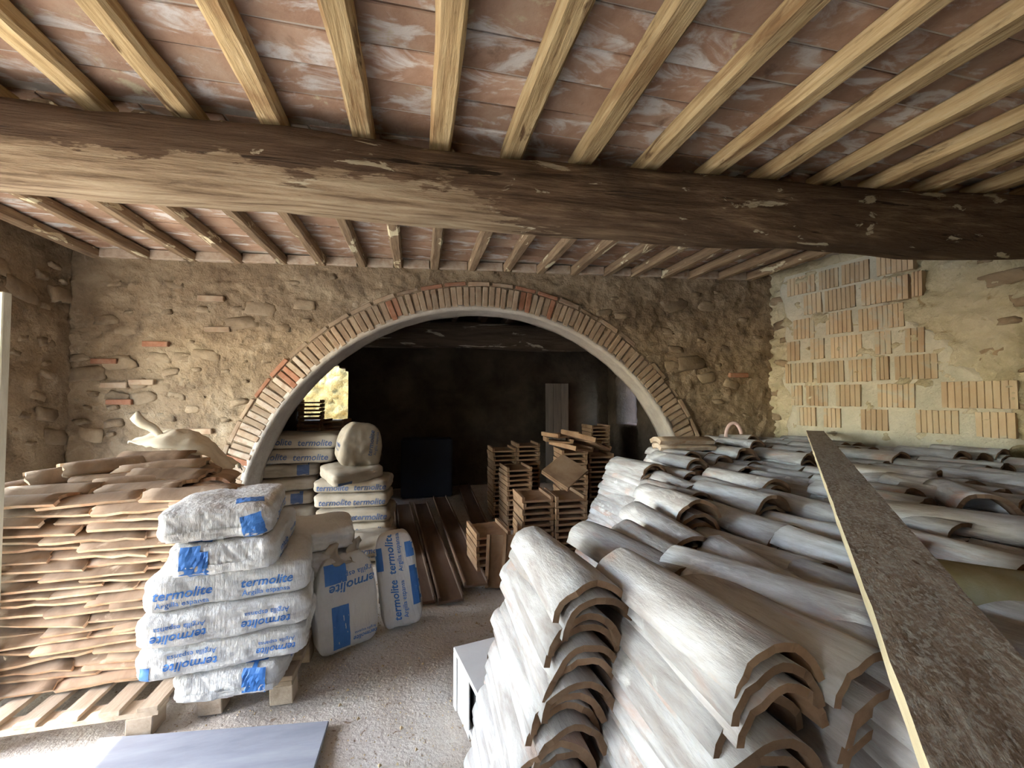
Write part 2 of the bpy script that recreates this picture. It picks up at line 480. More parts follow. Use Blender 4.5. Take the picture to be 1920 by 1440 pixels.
ARCHB = {k: [brick_mesh('arch_brick', .056, .34, .225, M[k], 100 + s) for s in range(4)] for k in ('brick_dusty', 'brick_red', 'brick_limed')}
FLATB = {k: [brick_mesh('flat_brick', .235, .30, .045, M[k], 120 + s) for s in range(3)] for k in ('brick_dusty', 'brick_red')}
nb = 119
red_deg = {30, 31, 43, 44, 47, 50, 73, 74, 78}
for i in range(nb):
    t = PI * (i + .5) / nb
    r = AR + .112 + R.uniform(-.004, .006)
    deg = math.degrees(t)
    k = 'brick_dusty'
    if 16 < deg < 46:
        k = 'brick_limed' if i % 2 else R.choice(['brick_dusty', 'brick_dusty', 'brick_red', 'brick_dusty', 'brick_dusty', 'brick_dusty'])
    if any(abs(deg - d) < .8 for d in (40, 41.5, 69, 70.5, 101, 102.5, 108)):
        k = 'brick_red'
    p = W0 + U * (AC - math.cos(t) * r) + NW * (-.145 + R.uniform(.0, .018)) + Vector((0, 0, AZ + math.sin(t) * r))
    M3 = Matrix((U * math.sin(t) + Vector((0, 0, math.cos(t))), -NW, -U * math.cos(t) + Vector((0, 0, math.sin(t))))).transposed()
    o = obj('brick', R.choice(ARCHB[k]), wall_back, p)
    o.rotation_euler = (M3.to_4x4() @ Euler((0, R.uniform(-.02, .02), R.uniform(-.03, .03))).to_matrix().to_4x4()).to_euler()
nf = 33
for i in range(3, nf - 1):
    t = PI * (i + .5) / nf
    r = AR + .255 + R.uniform(-.004, .004)
    deg = math.degrees(t)
    if R.random() < .12 and deg > 60:
        continue
    k = 'brick_red' if (34 < deg < 46 or 76 < deg < 90 or 100 < deg < 107) else 'brick_dusty'
    p = W0 + U * (AC - math.cos(t) * r) + NW * (-.135 + R.uniform(.0, .03)) + Vector((0, 0, AZ + math.sin(t) * r))
    M3 = Matrix((U * math.sin(t) + Vector((0, 0, math.cos(t))), -NW, -U * math.cos(t) + Vector((0, 0, math.sin(t))))).transposed()
    o = obj('brick', R.choice(FLATB[k]), wall_back, p)
    o.rotation_euler = M3.to_euler()
ROTW = math.atan2(U.y, U.x)
JB = [brick_mesh('jamb_brick', .26, .20, .052, M['brick_dusty'], 140 + s) for s in range(3)] + [brick_mesh('jamb_brick', .26, .20, .052, M['brick_red'], 150)]
for c in range(10):
    for q in range(2):
        s = AC - AR - .18 - q * .28 - R.uniform(0, .06) - (c % 2) * .1
        o = obj('brick', JB[3] if R.random() < .12 else R.choice(JB[:3]), wall_back, W0 + U * s + NW * R.uniform(-.075, -.055) + Vector((0, 0, .42 + c * .066)), (0, 0, ROTW))
# single bricks that show through the plaster
for s, z, k in ((-2.63, 2.14, 'brick_red'), (-2.12, 2.62, 'brick_dusty'), (-3.1, 1.96, 'brick_red'), (-3.0, 1.72, 'brick_dusty'), (-2.75, 1.75, 'brick_dusty'),
                (-2.05, 2.30, 'brick_dusty'), (-2.95, 1.55, 'brick_red'), (-2.2, 1.25, 'brick_dusty'), (3.72, 1.86, 'brick_red')):
    me = brick_mesh('wall_brick', .24, .1, .055, M[k], int(s * 50) + 900)
    obj('brick', me, wall_back, W0 + U * s + NW * -.012 + Vector((0, 0, z)), (0, 0, ROTW + R.uniform(-.04, .04)))


# stones proud of the plaster
def stone_mesh(seed):
    rr = random.Random(seed)
    bm = bmesh.new()
    bmesh.ops.create_icosphere(bm, subdivisions=2, radius=1)
    a, b = rr.uniform(.8, 1.25), rr.uniform(.75, 1)
    for q in bm.verts:
        d = q.co.copy()
        w = 1 + .42 * noise.noise(d * 1.2 + Vector((seed * 3.1, 0, 0))) + .2 * noise.noise(d * 2.6 + Vector((0, seed * 1.7, 0)))
        p = Vector([math.copysign(abs(c) ** .55, c) for c in d]) * w
        q.co = Vector((p.x * .095 * a, p.y * .03, p.z * .055 * b))
    me = bpy.data.meshes.new('stone')
    bm.to_mesh(me)
    bm.free()
    me.materials.append(M['stone'])
    me.polygons.foreach_set('use_smooth', [True] * len(me.polygons))
    return me


STONES = [stone_mesh(s) for s in range(10)]


def scatter_stones(wall, P0, D, N, boxes, rot, depth=-.012):
    for (s0, s1, z0, z1, n) in boxes:
        done = []
        for k in range(n * 30):
            if len(done) >= n:
                break
            s, z = R.uniform(s0, s1), R.uniform(z0, z1)
            if any(abs(s - a) < .19 and abs(z - b) < .105 for a, b in done):
                continue
            if wall is wall_back and (math.hypot(s - AC, z - AZ) < AR + .36 or (s > AC - AR - .75 and z < 1.2)):
                continue
            done.append((s, z))
            g = R.choice((.45, .6, .8, 1.0, 1.3, 1.5))
            obj('stone', R.choice(STONES), wall, P0 + D * s + N * (depth + R.uniform(-.014, .008)) + Vector((0, 0, z)),
                (0, R.uniform(-.25, .25), rot), (g, 1, g * R.uniform(.8, 1.1)))


scatter_stones(wall_back, W0, U, NW, [(-3.35, -1.5, 1.2, 2.05, 34), (-3.35, -.9, 2.0, 2.9, 20), (2.0, 4.0, 1.3, 2.85, 22)], ROTW)
scatter_stones(wall_left, Vector((XL, 0, 0)), Vector((0, 1, 0)), Vector((1, 0, 0)), [(4.1, 4.95, 1.0, 2.9, 26)], PI / 2, -.006)
scatter_stones(wall_right, CR, DR, NR, [(1.75, 3.0, 1.4, 2.75, 26), (-.02, .16, 1.3, 2.9, 6)], math.atan2(DR.y, DR.x), -.004)


# ribbed hollow clay blocks in the right wall
def block_mesh(w, h, seed):
    rr = random.Random(seed)
    n = max(3, round(w / .042))
    prof = []                                   # profile in (x, depth)
    for i in range(n):
        a, b = -w / 2 + w * i / n, -w / 2 + w * (i + 1) / n
        d = rr.uniform(-.003, .004)
        prof += [(a + .004, d), (b - .004, d), (b - .001, d - .010)] if i < n - 1 else [(a + .004, d), (b, d)]
    v, f = [], []
    for z in (-h / 2, h / 2):
        for x, d in prof:
            v.append((x + rr.uniform(-.0015, .0015), -.04 - d, z + rr.uniform(-.004, .004)))
        v += [(w / 2, .06, z), (-w / 2, .06, z)]
    m = len(prof) + 2
    for i in range(m):
        j = (i + 1) % m
        f.append((i, j, m + j, m + i))
    f += [tuple(range(m))[::-1], tuple(range(m, 2 * m))]
    return mesh('clay_block', v, f, M['block'])


RB = math.atan2(DR.y, DR.x)
courses = [  # z of the course centre, height, list of (start, end) along the wall
    (2.86, .20, [(.22, .52), (.56, .75), (.78, 1.02), (1.08, 1.36)]),
    (2.62, .22, [(.40, .58), (.62, .90), (.95, 1.32), (1.34, 1.42)]),
    (2.37, .22, [(.28, .50), (.62, .86), (.92, 1.28)]),
    (2.12, .22, [(.20, .34), (.46, .60), (.66, .94), (1.05, 1.18), (1.28, 1.42)]),
    (1.87, .22, [(.18, .24), (.26, .48), (.52, .78), (.82, 1.02), (1.06, 1.16), (1.20, 1.50)]),
    (1.62, .22, [(.24, .36), (.40, .62), (.70, .92), (1.06, 1.34), (1.52, 1.96)]),
    (1.38, .20, [(.30, .50), (.58, .74), (.92, 1.14), (1.34, 1.62), (1.72, 1.94)])]
for ci, (z, h, segs) in enumerate(courses):
    for bi, (a, b) in enumerate(segs):
        obj('clay_block', block_mesh(b - a, h, ci * 10 + bi), wall_right, CR + DR * ((a + b) / 2) + NR * R.uniform(.008, .022) + Vector((0, 0, z + R.uniform(-.006, .006))),
            (0, R.uniform(-.01, .01), RB))
# flat mortar bed around the blocks
def mortar_bed():
    v, f = [], []
    ns, nz = 60, 56
    for j in range(nz + 1):
        z = 1.1 + 1.9 * j / nz
        edge = 2.0 - .75 * max(0, min(1, (z - 1.55) / .9)) + .16 * fbm((0, z * 2.2, 8), 3) + .05 * fbm((0, z * 9, 2), 2)
        lft = .12 + .07 * fbm((3, z * 3, 1), 3)
        for i in range(ns + 1):
            s = lft + (edge - lft) * i / ns
            e = min(i, ns - i) / 3
            d = .036 + .014 * fbm((s * 4, z * 4, 9), 3) + .006 * fbm((s * 19, z * 19, 2), 2) - .09 * max(0, 1 - e)
            v.append(CR + DR * s + NR * d + Vector((0, 0, z)))
    for j in range(nz):
        for i in range(ns):
            a = j * (ns + 1) + i
            f.append((a, a + 1, a + ns + 2, a + ns + 1))
    return mesh('mortar_bed', v, f, M['mortar'], smooth=True)


obj('mortar_bed', mortar_bed(), wall_right)

# ------------------------------------------------------------------ ceiling: tiles on rafters, the big beam
NEAR_X = [-2.98, -2.5, -2.0, -1.56, -1.17, -.75, -.315, .11, .54, .95, 1.36, 1.80, 2.18, 2.62, 3.02, 3.42, 3.82, 4.22, 4.62]
FAR_X = [-3.2, -2.74, -2.31, -1.86, -1.42, -1.03, -.61, -.23, .15, .56, .95, 1.33, 1.72, 2.11, 2.43, 2.80, 3.14, 3.5, 3.86]


def beam_y(x):
    return float(np.interp(x, [-3.6, -1.9, 0, 1.5, 3.0, 4.8], [2.47, 2.44, 2.42, 2.35, 2.21, 2.0]))


slab = MB().box(9.6, 6.4, .14, (.75, 1.8, ZR + .108 + .07))
ceiling = tag(obj('ceiling', mesh('ceiling', slab.v, slab.f, M['ceil_mortar'])), 'ceiling of whitewashed clay tiles laid across wooden rafters', kind='structure')
TW = .205


def ceil_mesh(w, seed):
    rr = random.Random(seed)
    return bevel_mesh(mesh('ceiling_tile', *box_geo(w, TW - .008, .034, (0, 0, 0), .003, rr), M['ceil_tile']), .004)


ct_cache = {}
rest = MB()
count = 0


def tile_rows(xs, ya, yb, limit_far):
    global count
    for a, b in zip(xs[:-1], xs[1:]):
        xm, w = (a + b) / 2, (b - a) - .006
        y = ya + R.uniform(0, .1)
        while y < yb(xm):
            key = (round(w, 2), R.randrange(3))
            if key not in ct_cache:
                ct_cache[key] = ceil_mesh(w, hash(key) % 999)
            vis = y > .62 and abs(xm) < 1.2 + 1.05 * y
            if vis and xm < 2.2 * y + .3:
                obj('ceiling_tile', ct_cache[key], ceiling, (xm, y, ZR + .10 + .017 + R.uniform(-.003, .004)), (R.uniform(-.012, .012), R.uniform(-.008, .008), R.uniform(-.008, .008)))
                count += 1
            else:
                rest.box(w, TW - .008, .034, (xm, y, ZR + .117), .002)
            y += TW


tile_rows(NEAR_X, -1.2, lambda x: beam_y(x), 0)
tile_rows([-3.42] + FAR_X + [4.2], 0, lambda x: -9, 0)
for a, b in zip(([-3.42] + FAR_X)[:], FAR_X + [4.2]):
    xm, w = (a + b) / 2, (b - a) - .006
    y = beam_y(xm) + .12
    while y < wall_y(xm) - .02:
        key = (round(w, 2), R.randrange(3))
        if key not in ct_cache:
            ct_cache[key] = ceil_mesh(w, hash(key) % 999)
        obj('ceiling_tile', ct_cache[key], ceiling, (xm, y, ZR + .117 + R.uniform(-.003, .004)), (R.uniform(-.012, .012), R.uniform(-.008, .008), R.uniform(-.008, .008)))
        y += TW
tag(obj('ceiling_tile_rows', mesh('ceiling_tile_rows', rest.v, rest.f, M['ceil_tile']), ceiling), kind='stuff')


def timber(length, w, h, seed, wob=.012, mat=None, ny=22, chamfer=.016):
    """a hand-hewn rafter along +Y from 0, underside at z=0"""
    rr = random.Random(seed)
    ph = rr.uniform(0, 50)
    sec = [(-1, -1, 1, 0), (-1, -1, 0, 1), (-1, 1, 0, -1), (-1, 1, 1, 0), (1, 1, -1, 0), (1, 1, 0, -1), (1, -1, 0, 1), (1, -1, -1, 0)]
    v, f = [], []
    for j in range(ny + 1):
        y = length * j / ny
        ox, oz = wob * 1.6 * noise.noise((y * .7, ph, 0)), wob * .7 * noise.noise((y * .9, ph, 7))
        ww, hh = w * (1 + .14 * noise.noise((y * 1.1, ph, 3))), h
        for k, (sx, sz, cx, cz) in enumerate(sec):
            q = .006 * noise.noise((y * 5, k * 1.7, ph))
            v.append((sx * ww / 2 + cx * chamfer + ox + q, y, (0 if sz < 0 else hh) + cz * chamfer + (oz if sz < 0 else 0) + q))
    n = 8
    for j in range(ny):
        for k in range(n):
            a, b = j * n + k, j * n + (k + 1) % n
            f.append((a, a + n, b + n, b))
    f += [tuple(range(n)), tuple(range(ny * n, ny * n + n))[::-1]]
    return mesh('rafter', v, f, mat)


vis_near = [x for x in NEAR_X if -1.8 < x < 4.7]
for i, x in enumerate(NEAR_X):
    ye = beam_y(x) + .05
    if x > 4.5:
        continue
    me = timber(ye + 1.25, .115, .093, 200 + i, mat=M['rafter'], wob=.02, ny=40)
    o = obj('rafter', me, None, (x, -1.25, ZR + (.004 if i % 2 else 0)))
    where = ('%s from the side door, near the left wall' % nth(i)) if x < -1.8 else '%s from the left, in front of the big beam' % nth(vis_near.index(x))
    tag(o, 'pale hewn ceiling rafter, ' + where, 'rafter', 'pale rafters in front of the big beam')
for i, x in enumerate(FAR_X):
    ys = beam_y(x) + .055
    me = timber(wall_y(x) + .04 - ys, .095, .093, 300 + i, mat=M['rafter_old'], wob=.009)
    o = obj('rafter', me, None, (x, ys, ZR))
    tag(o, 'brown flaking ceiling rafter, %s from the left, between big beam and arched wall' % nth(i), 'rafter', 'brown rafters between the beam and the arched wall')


def round_beam(x0, x1, cy, cz, ry, rz, mat, seed, nx=150, na=30, name='ceiling_beam'):
    v, f = [], []
    for i in range(nx + 1):
        x = x0 + (x1 - x0) * i / nx
        oy, oz = .03 * noise.noise((x * .6, seed, 0)), .022 * noise.noise((x * .8, seed, 5))
        for k in range(na):
            t = 2 * PI * k / na
            c, s = math.cos(t), math.sin(t)
            e = .72                                    # squarish round
            py, pz = math.copysign(abs(c) ** e, c), math.copysign(abs(s) ** e, s)
            d = 1 + .10 * noise.noise((x * .9, py * 1.2 + seed, pz * 1.2)) + .05 * noise.noise((x * 3, py * 3, pz * 3 + seed)) + .022 * noise.noise((x * 2.2, py * 11, pz * 11 + seed))
            q = fbm((x * .5, py * 5 + seed, pz * 5), 2)
            d -= .05 * max(0, 1 - abs(q) * 14)         # drying cracks along the grain
            zz = cz(x) + oz + rz * pz * d
            v.append((x, cy(x) + oy + ry * py * d, zz))
    for i in range(nx):
        for k in range(na):
            a, b = i * na + k, i * na + (k + 1) % na
            f.append((a, b, b + na, a + na))
    f += [tuple(range(na))[::-1], tuple(range(nx * na, nx * na + na))]
    me = mesh(name, v, f, mat, smooth=True)
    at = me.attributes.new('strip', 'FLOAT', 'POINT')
    at.data.foreach_set('value', [(c[2] - cz(c[0])) / rz * .8 + .15 + .35 * noise.noise((c[0] * 2.2, c[1] * 3, 4)) + .9 * max(0, c[0] + .1) for c in v])  # pale on the lower left: paler wood plus painted light from below
    return obj(name, me)


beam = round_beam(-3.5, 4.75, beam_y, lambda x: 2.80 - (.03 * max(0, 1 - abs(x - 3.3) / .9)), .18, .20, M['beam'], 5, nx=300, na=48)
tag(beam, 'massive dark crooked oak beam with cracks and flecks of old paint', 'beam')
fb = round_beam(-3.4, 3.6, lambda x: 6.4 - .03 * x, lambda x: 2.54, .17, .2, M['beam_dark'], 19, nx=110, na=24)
tag(fb, 'shade-darkened beam crossing the far room beyond the arch', 'beam')
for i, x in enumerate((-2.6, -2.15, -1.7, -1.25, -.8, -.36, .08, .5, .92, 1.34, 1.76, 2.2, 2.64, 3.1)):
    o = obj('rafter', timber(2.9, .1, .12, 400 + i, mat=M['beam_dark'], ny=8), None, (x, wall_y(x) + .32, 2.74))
    tag(o, 'shade-darkened rafter in the far room, %s from the left' % nth(i), 'rafter', 'rafters of the far room')
fc = MB()
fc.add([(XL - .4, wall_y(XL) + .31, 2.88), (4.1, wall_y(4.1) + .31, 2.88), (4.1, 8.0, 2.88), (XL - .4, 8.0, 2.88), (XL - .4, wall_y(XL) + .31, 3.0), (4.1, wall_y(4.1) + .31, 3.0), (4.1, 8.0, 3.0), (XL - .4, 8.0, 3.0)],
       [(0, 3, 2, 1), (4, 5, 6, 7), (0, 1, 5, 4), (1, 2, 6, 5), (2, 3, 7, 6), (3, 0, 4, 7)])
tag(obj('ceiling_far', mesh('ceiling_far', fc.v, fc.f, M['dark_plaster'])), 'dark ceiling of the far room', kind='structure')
# little clay infill between rafter ends on the wall top
fill = brick_mesh('infill', .30, .09, .095, M['brick_limed'], 61)
for a, b in zip(FAR_X[:-1], FAR_X[1:]):
    xm = (a + b) / 2
    obj('brick', fill, wall_back, (xm, wall_y(xm) + .0, ZR + .052), (0, 0, ROTW), ((b - a - .1) / .30, 1, 1))


# ------------------------------------------------------------------ curved roof tiles
def coppo(L, rn, rw, th, arc, seed, mats, seg=13, ny=6, axis='y', rough=1.0):
    """half-round tapering roof tile: axis along Y, wide end at -Y, hollow side down, rims on z=0. material slots: top, clay"""
    rr = random.Random(seed)
    v, f, mi = [], [], []
    ph = rr.uniform(0, 90)
    endj = [[(.012 * noise.noise((k * .35, ph, e * 9)) + rr.uniform(-.0025, .0025)) * rough for k in range(seg + 1)] for e in range(2)]
    for side in (0, 1):
        for j in range(ny + 1):
            q = j / ny
            y = L / 2 - L * q
            r = rn + (rw - rn) * q
            for k in range(seg + 1):
                t = -arc / 2 + arc * k / seg
                w = r * (1 + .06 * noise.noise((q * 2, t * 1.2, ph))) - (th if side else 0)
                yy = y + (endj[0][k] if j == 0 else endj[1][k] if j == ny else 0)
                rim = 0 if 0 < k < seg else .004 * noise.noise((q * 6, k, ph)) * rough
                v.append((w * math.sin(t), yy, w * math.cos(t) - r * math.cos(arc / 2) + rim))
    n, m = seg + 1, (seg + 1) * (ny + 1)
    for j in range(ny):
        for k in range(seg):
            a = j * n + k
            f.append((a, a + n, a + n + 1, a + 1)); mi.append(0)
            f.append((m + a, m + a + 1, m + a + n + 1, m + a + n)); mi.append(1)
    for k in range(seg):
        f.append((k, k + 1, m + k + 1, m + k)); mi.append(2)
        a = ny * n + k
        f.append((a, m + a, m + a + 1, a + 1)); mi.append(2)
    for j in range(ny):
        a = j * n
        f.append((a, m + a, m + a + n, a + n)); mi.append(2)
        a = j * n + seg
        f.append((a, a + n, m + a + n, m + a)); mi.append(2)
    me = mesh('roof_tile', v, f, mats, mi)
    me.polygons.foreach_set('use_smooth', [x < 2 for x in mi])
    return me


TARC = math.radians(158)
PALE = [coppo(.45 + .02 * math.sin(s * 3), .070 + .004 * math.sin(s * 5), .090 + .004 * math.cos(s * 4), .014, TARC, 500 + s, [M['tile_out'], M['tile_in'], M['tile_in']]) for s in range(9)]
TH = .073                                # tile height
DZ = .033                                # nesting pitch
pale_n = 0


def put_tile(x, y, z, yaw=0.0, label='', group='', me=None, rx=0.0, ry=0.0, sc=1.0):
    o = obj('curved_roof_tile', me or R.choice(PALE), None, (x, y, z), (rx, ry, yaw), (sc, sc, sc))
    return tag(o, label, 'roof tile', group, 'thing')


def stack(x, y, ztop, n, what, group, lean=(0, 0), yaw=0, jit=(.012, .018, .035), dz=DZ):
    for k in range(n):
        z = ztop - TH - k * dz
        if z < .0:
            break
        h = ztop - z
        lab = 'pale curved tile, %s from top of %s' % (ORD[k], what)
        put_tile(x + lean[0] * h + R.uniform(-1, 1) * jit[0], y + lean[1] * h + R.uniform(-1, 1) * jit[1], z, yaw + R.uniform(-1, 1) * jit[2], lab, group)


G = 'pale roof tiles of the big pile'
stack(.375, 1.07, 1.205, 32, 'the tall nested stack beside the white box', G, lean=(-.21, .02), yaw=.05)
stack(.535, .765, 1.235, 32, 'the tall nested stack nearest the middle', G, lean=(-.17, .0), yaw=.06)
stack(.775, .445, 1.205, 16, 'the stack under the plank nearest the camera', G, lean=(-.10, .0), yaw=-.08)
stack(1.41, 2.52, 1.20, 22, 'the fanned stack closest to the arch', G, lean=(-.40, .02), yaw=.10)
stack(1.60, 2.42, 1.16, 14, 'the stack right behind the fanned one', G, lean=(-.25, .0), yaw=.04)
stack(1.72, 1.93, 1.20, 9, 'the ragged stack in mid pile', G, lean=(-.32, .0), yaw=.02)
stack(1.95, 2.95, 1.20, 7, 'the low stack below the two loose curved bricks', G, lean=(-.2, 0), yaw=.15)
# tiles lying on top of the pile, column by column: x, then centre y of each tile
core = MB()
edge_y = lambda x: np.interp(x, [.3, .6, .95, 1.35, 1.85, 2.9, 3.0, 6], [1.2, 1.35, 1.75, 2.3, 3.0, 4.05, 4.2, 4.2])
cols, x = [], .70
while x < 4.75:
    cols.append(x)
    x += .178
cnt = 0
taken = [(.775, .445), (.86, .45), (1.41, 2.52), (1.60, 2.42), (1.72, 1.93), (1.95, 2.95), (.555, .755), (.385, 1.06)]
simple = coppo(.45, .070, .090, .014, TARC, 499, [M['tile_out'], M['tile_in'], M['tile_in']], seg=5, ny=1)
sv_ = [tuple(q.co) for q in simple.vertices]
sf_ = [tuple(p.vertices) for p in simple.polygons]
smi = [p.material_index for p in simple.polygons]
core_mi = []


def core_tile(x, y, z, yaw):
    c, s_ = math.cos(yaw), math.sin(yaw)
    core.add([(x + a * c - b * s_, y + a * s_ + b * c, z + d) for a, b, d in sv_], sf_)
    core_mi.extend(smi)


for ci, cx in enumerate(cols):
    yhi = min(edge_y(cx), wall_y(cx) - .12) - .05
    xr = lambda y: (CR + DR * ((4.2 - y) / .98)).x - .12
    yview = cx / 2.0 - .35
    ylo = .30 if cx > .9 else (.62 if cx < .75 else .55)
    y = yhi - .22
    ti = 0
    while y > ylo + .1:
        if cx < xr(y):
            near = any(abs(cx - a) < .13 and abs(y - b) < .26 for a, b in taken)
            zt = 1.165 + R.uniform(-.035, .045) + .03 * noise.noise((cx * 1.5, y * 1.5, 4))
            yaw = R.uniform(-.13, .13) + .16 * noise.noise((cx, y, 9))
            if not near and y < yview:                       # beyond the edge of view: part of the mass
                for d in range(4):
                    core_tile(cx, y, zt - TH - d * DZ, yaw)
            elif not near:
                lab = 'pale tile atop the big pile, %s row from left, %s from back' % (nth(ci), nth(ti))
                put_tile(cx + R.uniform(-.015, .015), y + R.uniform(-.02, .02), zt - TH, yaw, lab, G, rx=R.uniform(-.03, .03), ry=R.uniform(-.08, .08))
                cnt += 1
                for d in (1, 2, 3):
                    core_tile(cx, y + R.uniform(-.015, .015), zt - TH - d * DZ - .01, yaw)
            for k in range(5 if near else 4, 30, 3 if cnt > 4 else 1):
                core_tile(cx + R.uniform(-.01, .01), y, 1.09 - TH - k * DZ, R.uniform(-.03, .03))
            ti += 1
        y -= .452
core_o = obj('stacked_tile_mass', mesh('stacked_tile_mass', core.v, core.f, [M['tile_out'], M['tile_in'], M['tile_in']], core_mi))
tag(core_o, 'lower layers of nested curved tiles inside the big pile', 'roof tiles', kind='stuff')

# loose ones that stand out on the pile
LG = 'loose tiles lying across the pile'
big = coppo(.47, .078, .098, .016, TARC, 600, [M['tile_out'], M['tile_in'], M['tile_in']])
put_tile(.77, .80, 1.135, .42, 'long loose pale curved tile lying askew behind the nearest stacks', LG, big)
put_tile(1.83, 1.14, 1.135, .50, 'whitish curved tile with a broken dark end right of the plank', LG, big)
put_tile(2.28, 1.34, 1.15, -.75, 'loose curved tile lying crosswise near the right edge of the pile', LG, big)
moss = coppo(.45, .085, .105, .016, TARC, 610, [M['tile_green'], M['tile_in'], M['tile_in']])
put_tile(1.30, .66, 1.14, .75, 'curved tile with an olive mossy top right of the plank', LG, moss)
put_tile(2.55, 1.86, 1.14, .45, 'pale curved tile with its open end turned outward beside the plank', LG, big)
put_tile(.62, 1.16, 1.10, .20, 'pale curved tile lying with its brown flank lit behind the tall stack', LG, big)
for k, (x, y, z, yw) in enumerate(((2.10, 3.02, 1.20, 1.45), (2.06, 2.98, 1.255, 1.52))):
    me = coppo(.46, .15, .16, .035, math.radians(70), 620 + k, [M['brick_dusty' if k else 'brick_limed'], M['brick_dusty'], M['brick_limed']], seg=6)
    o = obj('curved_ridge_brick', me, None, (x, y, z), (0, 0, yw))
    tag(o, ('rosy thick curved brick lying on top of a grey one beside the arch foot' if k else 'grey thick curved brick lying under a rosy one beside the arch foot'), 'brick', 'curved bricks on the pile')
for k, (x, y, z) in enumerate(((2.40, 2.95, 1.13), (2.16, 2.86, 1.10))):
    put_tile(x, y, z, .03, ('pale hooped tile end standing open beyond the ragged stack' if k == 0 else 'smaller hooped tile end beside the curved bricks'), LG, big, sc=1.1 if k == 0 else .95)
# bent length of pinkish pipe on the far corner of the pile
pv, pf = [], []
path = [Vector((3.32 + .07 * math.cos(t), 3.86 + .02 * t, 1.20 + .12 * math.sin(t))) for t in [i * .33 for i in range(13)]]
for i, p in enumerate(path):
    d = (path[min(i + 1, 12)] - path[max(i - 1, 0)]).normalized()
    a = d.cross(Vector((0, 1, 0))).normalized()
    b = d.cross(a)
    for k in range(8):
        t = 2 * PI * k / 8
        pv.append(p + (a * math.cos(t) + b * math.sin(t)) * .018)
for i in range(12):
    for k in range(8):
        pf.append((i * 8 + k, i * 8 + (k + 1) % 8, i * 8 + 8 + (k + 1) % 8, i * 8 + 8 + k))
pf += [tuple(range(8))[::-1], tuple(range(96, 104))]
tag(obj('bent_pipe', mesh('bent_pipe', pv, pf, M['pipe'], smooth=True)), 'bent pinkish pipe on the pile near the corner of the walls', 'pipe')

# ------------------------------------------------------------------ the plank across the pile
pa, pb = Vector((4.02, 3.56, 1.235)), Vector((.36, .10, 1.235))
pd = (pb - pa)
plen = pd.length
v, f, mi = [], [], []
nl = 60
for i in range(nl + 1):
    q = i / nl
    for (sx, sz) in ((-1, -1), (-.33, -1), (.33, -1), (1, -1), (1, 1), (.33, 1), (-.33, 1), (-1, 1)):
        w = .074 + .003 * noise.noise((q * 30, sx, 3))
        v.append((sx * w, q * plen, sz * .015 + .002 * noise.noise((q * 40, sx * 2, sz))))
for i in range(nl):
    for k in range(8):
        a, b = i * 8 + k, i * 8 + (k + 1) % 8
        f.append((a, a + 8, b + 8, b))
        mi.append(1 if k in (3, 7) else 0)
f += [tuple(range(8)), tuple(range(nl * 8, nl * 8 + 8))[::-1]]
mi += [1, 1]
plank = obj('scaffold_plank', mesh('scaffold_plank', v, f, [M['plank'], M['plank_edge']], mi), None, pa, (0, 0, math.atan2(pd.y, pd.x) - PI / 2))
tag(plank, 'long mortar-splashed wooden plank with a pale sawn edge laid across the tile pile', 'plank')

# ------------------------------------------------------------------ left pile of brown tiles on a slatted pallet
BROWN = [coppo(.43 + .015 * math.sin(s * 3), .148, .165, .020, math.radians(74 + 6 * (s % 3)), 700 + s, [M['tile_brown'], M['tile_brown'], M['tile_edge']], rough=2.2) for s in range(8)]
BG = 'brown roof tiles of the left pile'
colname = ['left', 'middle', 'right']
for c, bx in enumerate((-1.98, -1.58, -1.19)):
    n = 22
    for k in range(n):
        z = 1.05 - k * .044
        if z < .14:
            break
        lean = .05 * (1.1 - z)
        o = obj('curved_roof_tile', R.choice(BROWN), None, (bx + R.uniform(-.05, .05) + (.1 if k % 2 else -.06) + .1 * (1.04 - z) * (1 if c < 2 else -.6), 2.68 - lean + R.uniform(-.022, .022) + .04 * c * 0, z),
                (R.uniform(-.06, .06), R.uniform(-.07, .07), PI / 2 + R.uniform(-.09, .09) + (PI if R.random() < .5 else 0)))
        tag(o, 'brown chipped roof tile, %s down the %s column of the left pile' % (nth(k), colname[c]), 'roof tile', BG, 'thing')
lcore = MB()
lmi = []
bs = coppo(.43, .088, .108, .015, math.radians(104), 699, [M['tile_brown']], seg=5, ny=1)
bv_ = [tuple(q.co) for q in bs.vertices]
bf_ = [tuple(p.vertices) for p in bs.polygons]
for by in (2.90, 3.12, 3.34):
    for bx in (-2.3, -1.9, -1.5):
        for k in range(24):
            z = .15 + k * .04
            if z > 1.02:
                break
            ox, oy = R.uniform(-.03, .03), R.uniform(-.015, .015)
            lcore.add([(bx + ox - b, by + oy + a, z + d) for a, b, d in bv_], bf_)
lc = obj('stacked_tile_mass', mesh('stacked_tile_mass', lcore.v, lcore.f, M['tile_brown']))
tag(lc, 'inner layers of brown curved tiles behind the left pile face', 'roof tiles', kind='stuff')
TG = 'brown tiles heaped on top of the left pile'
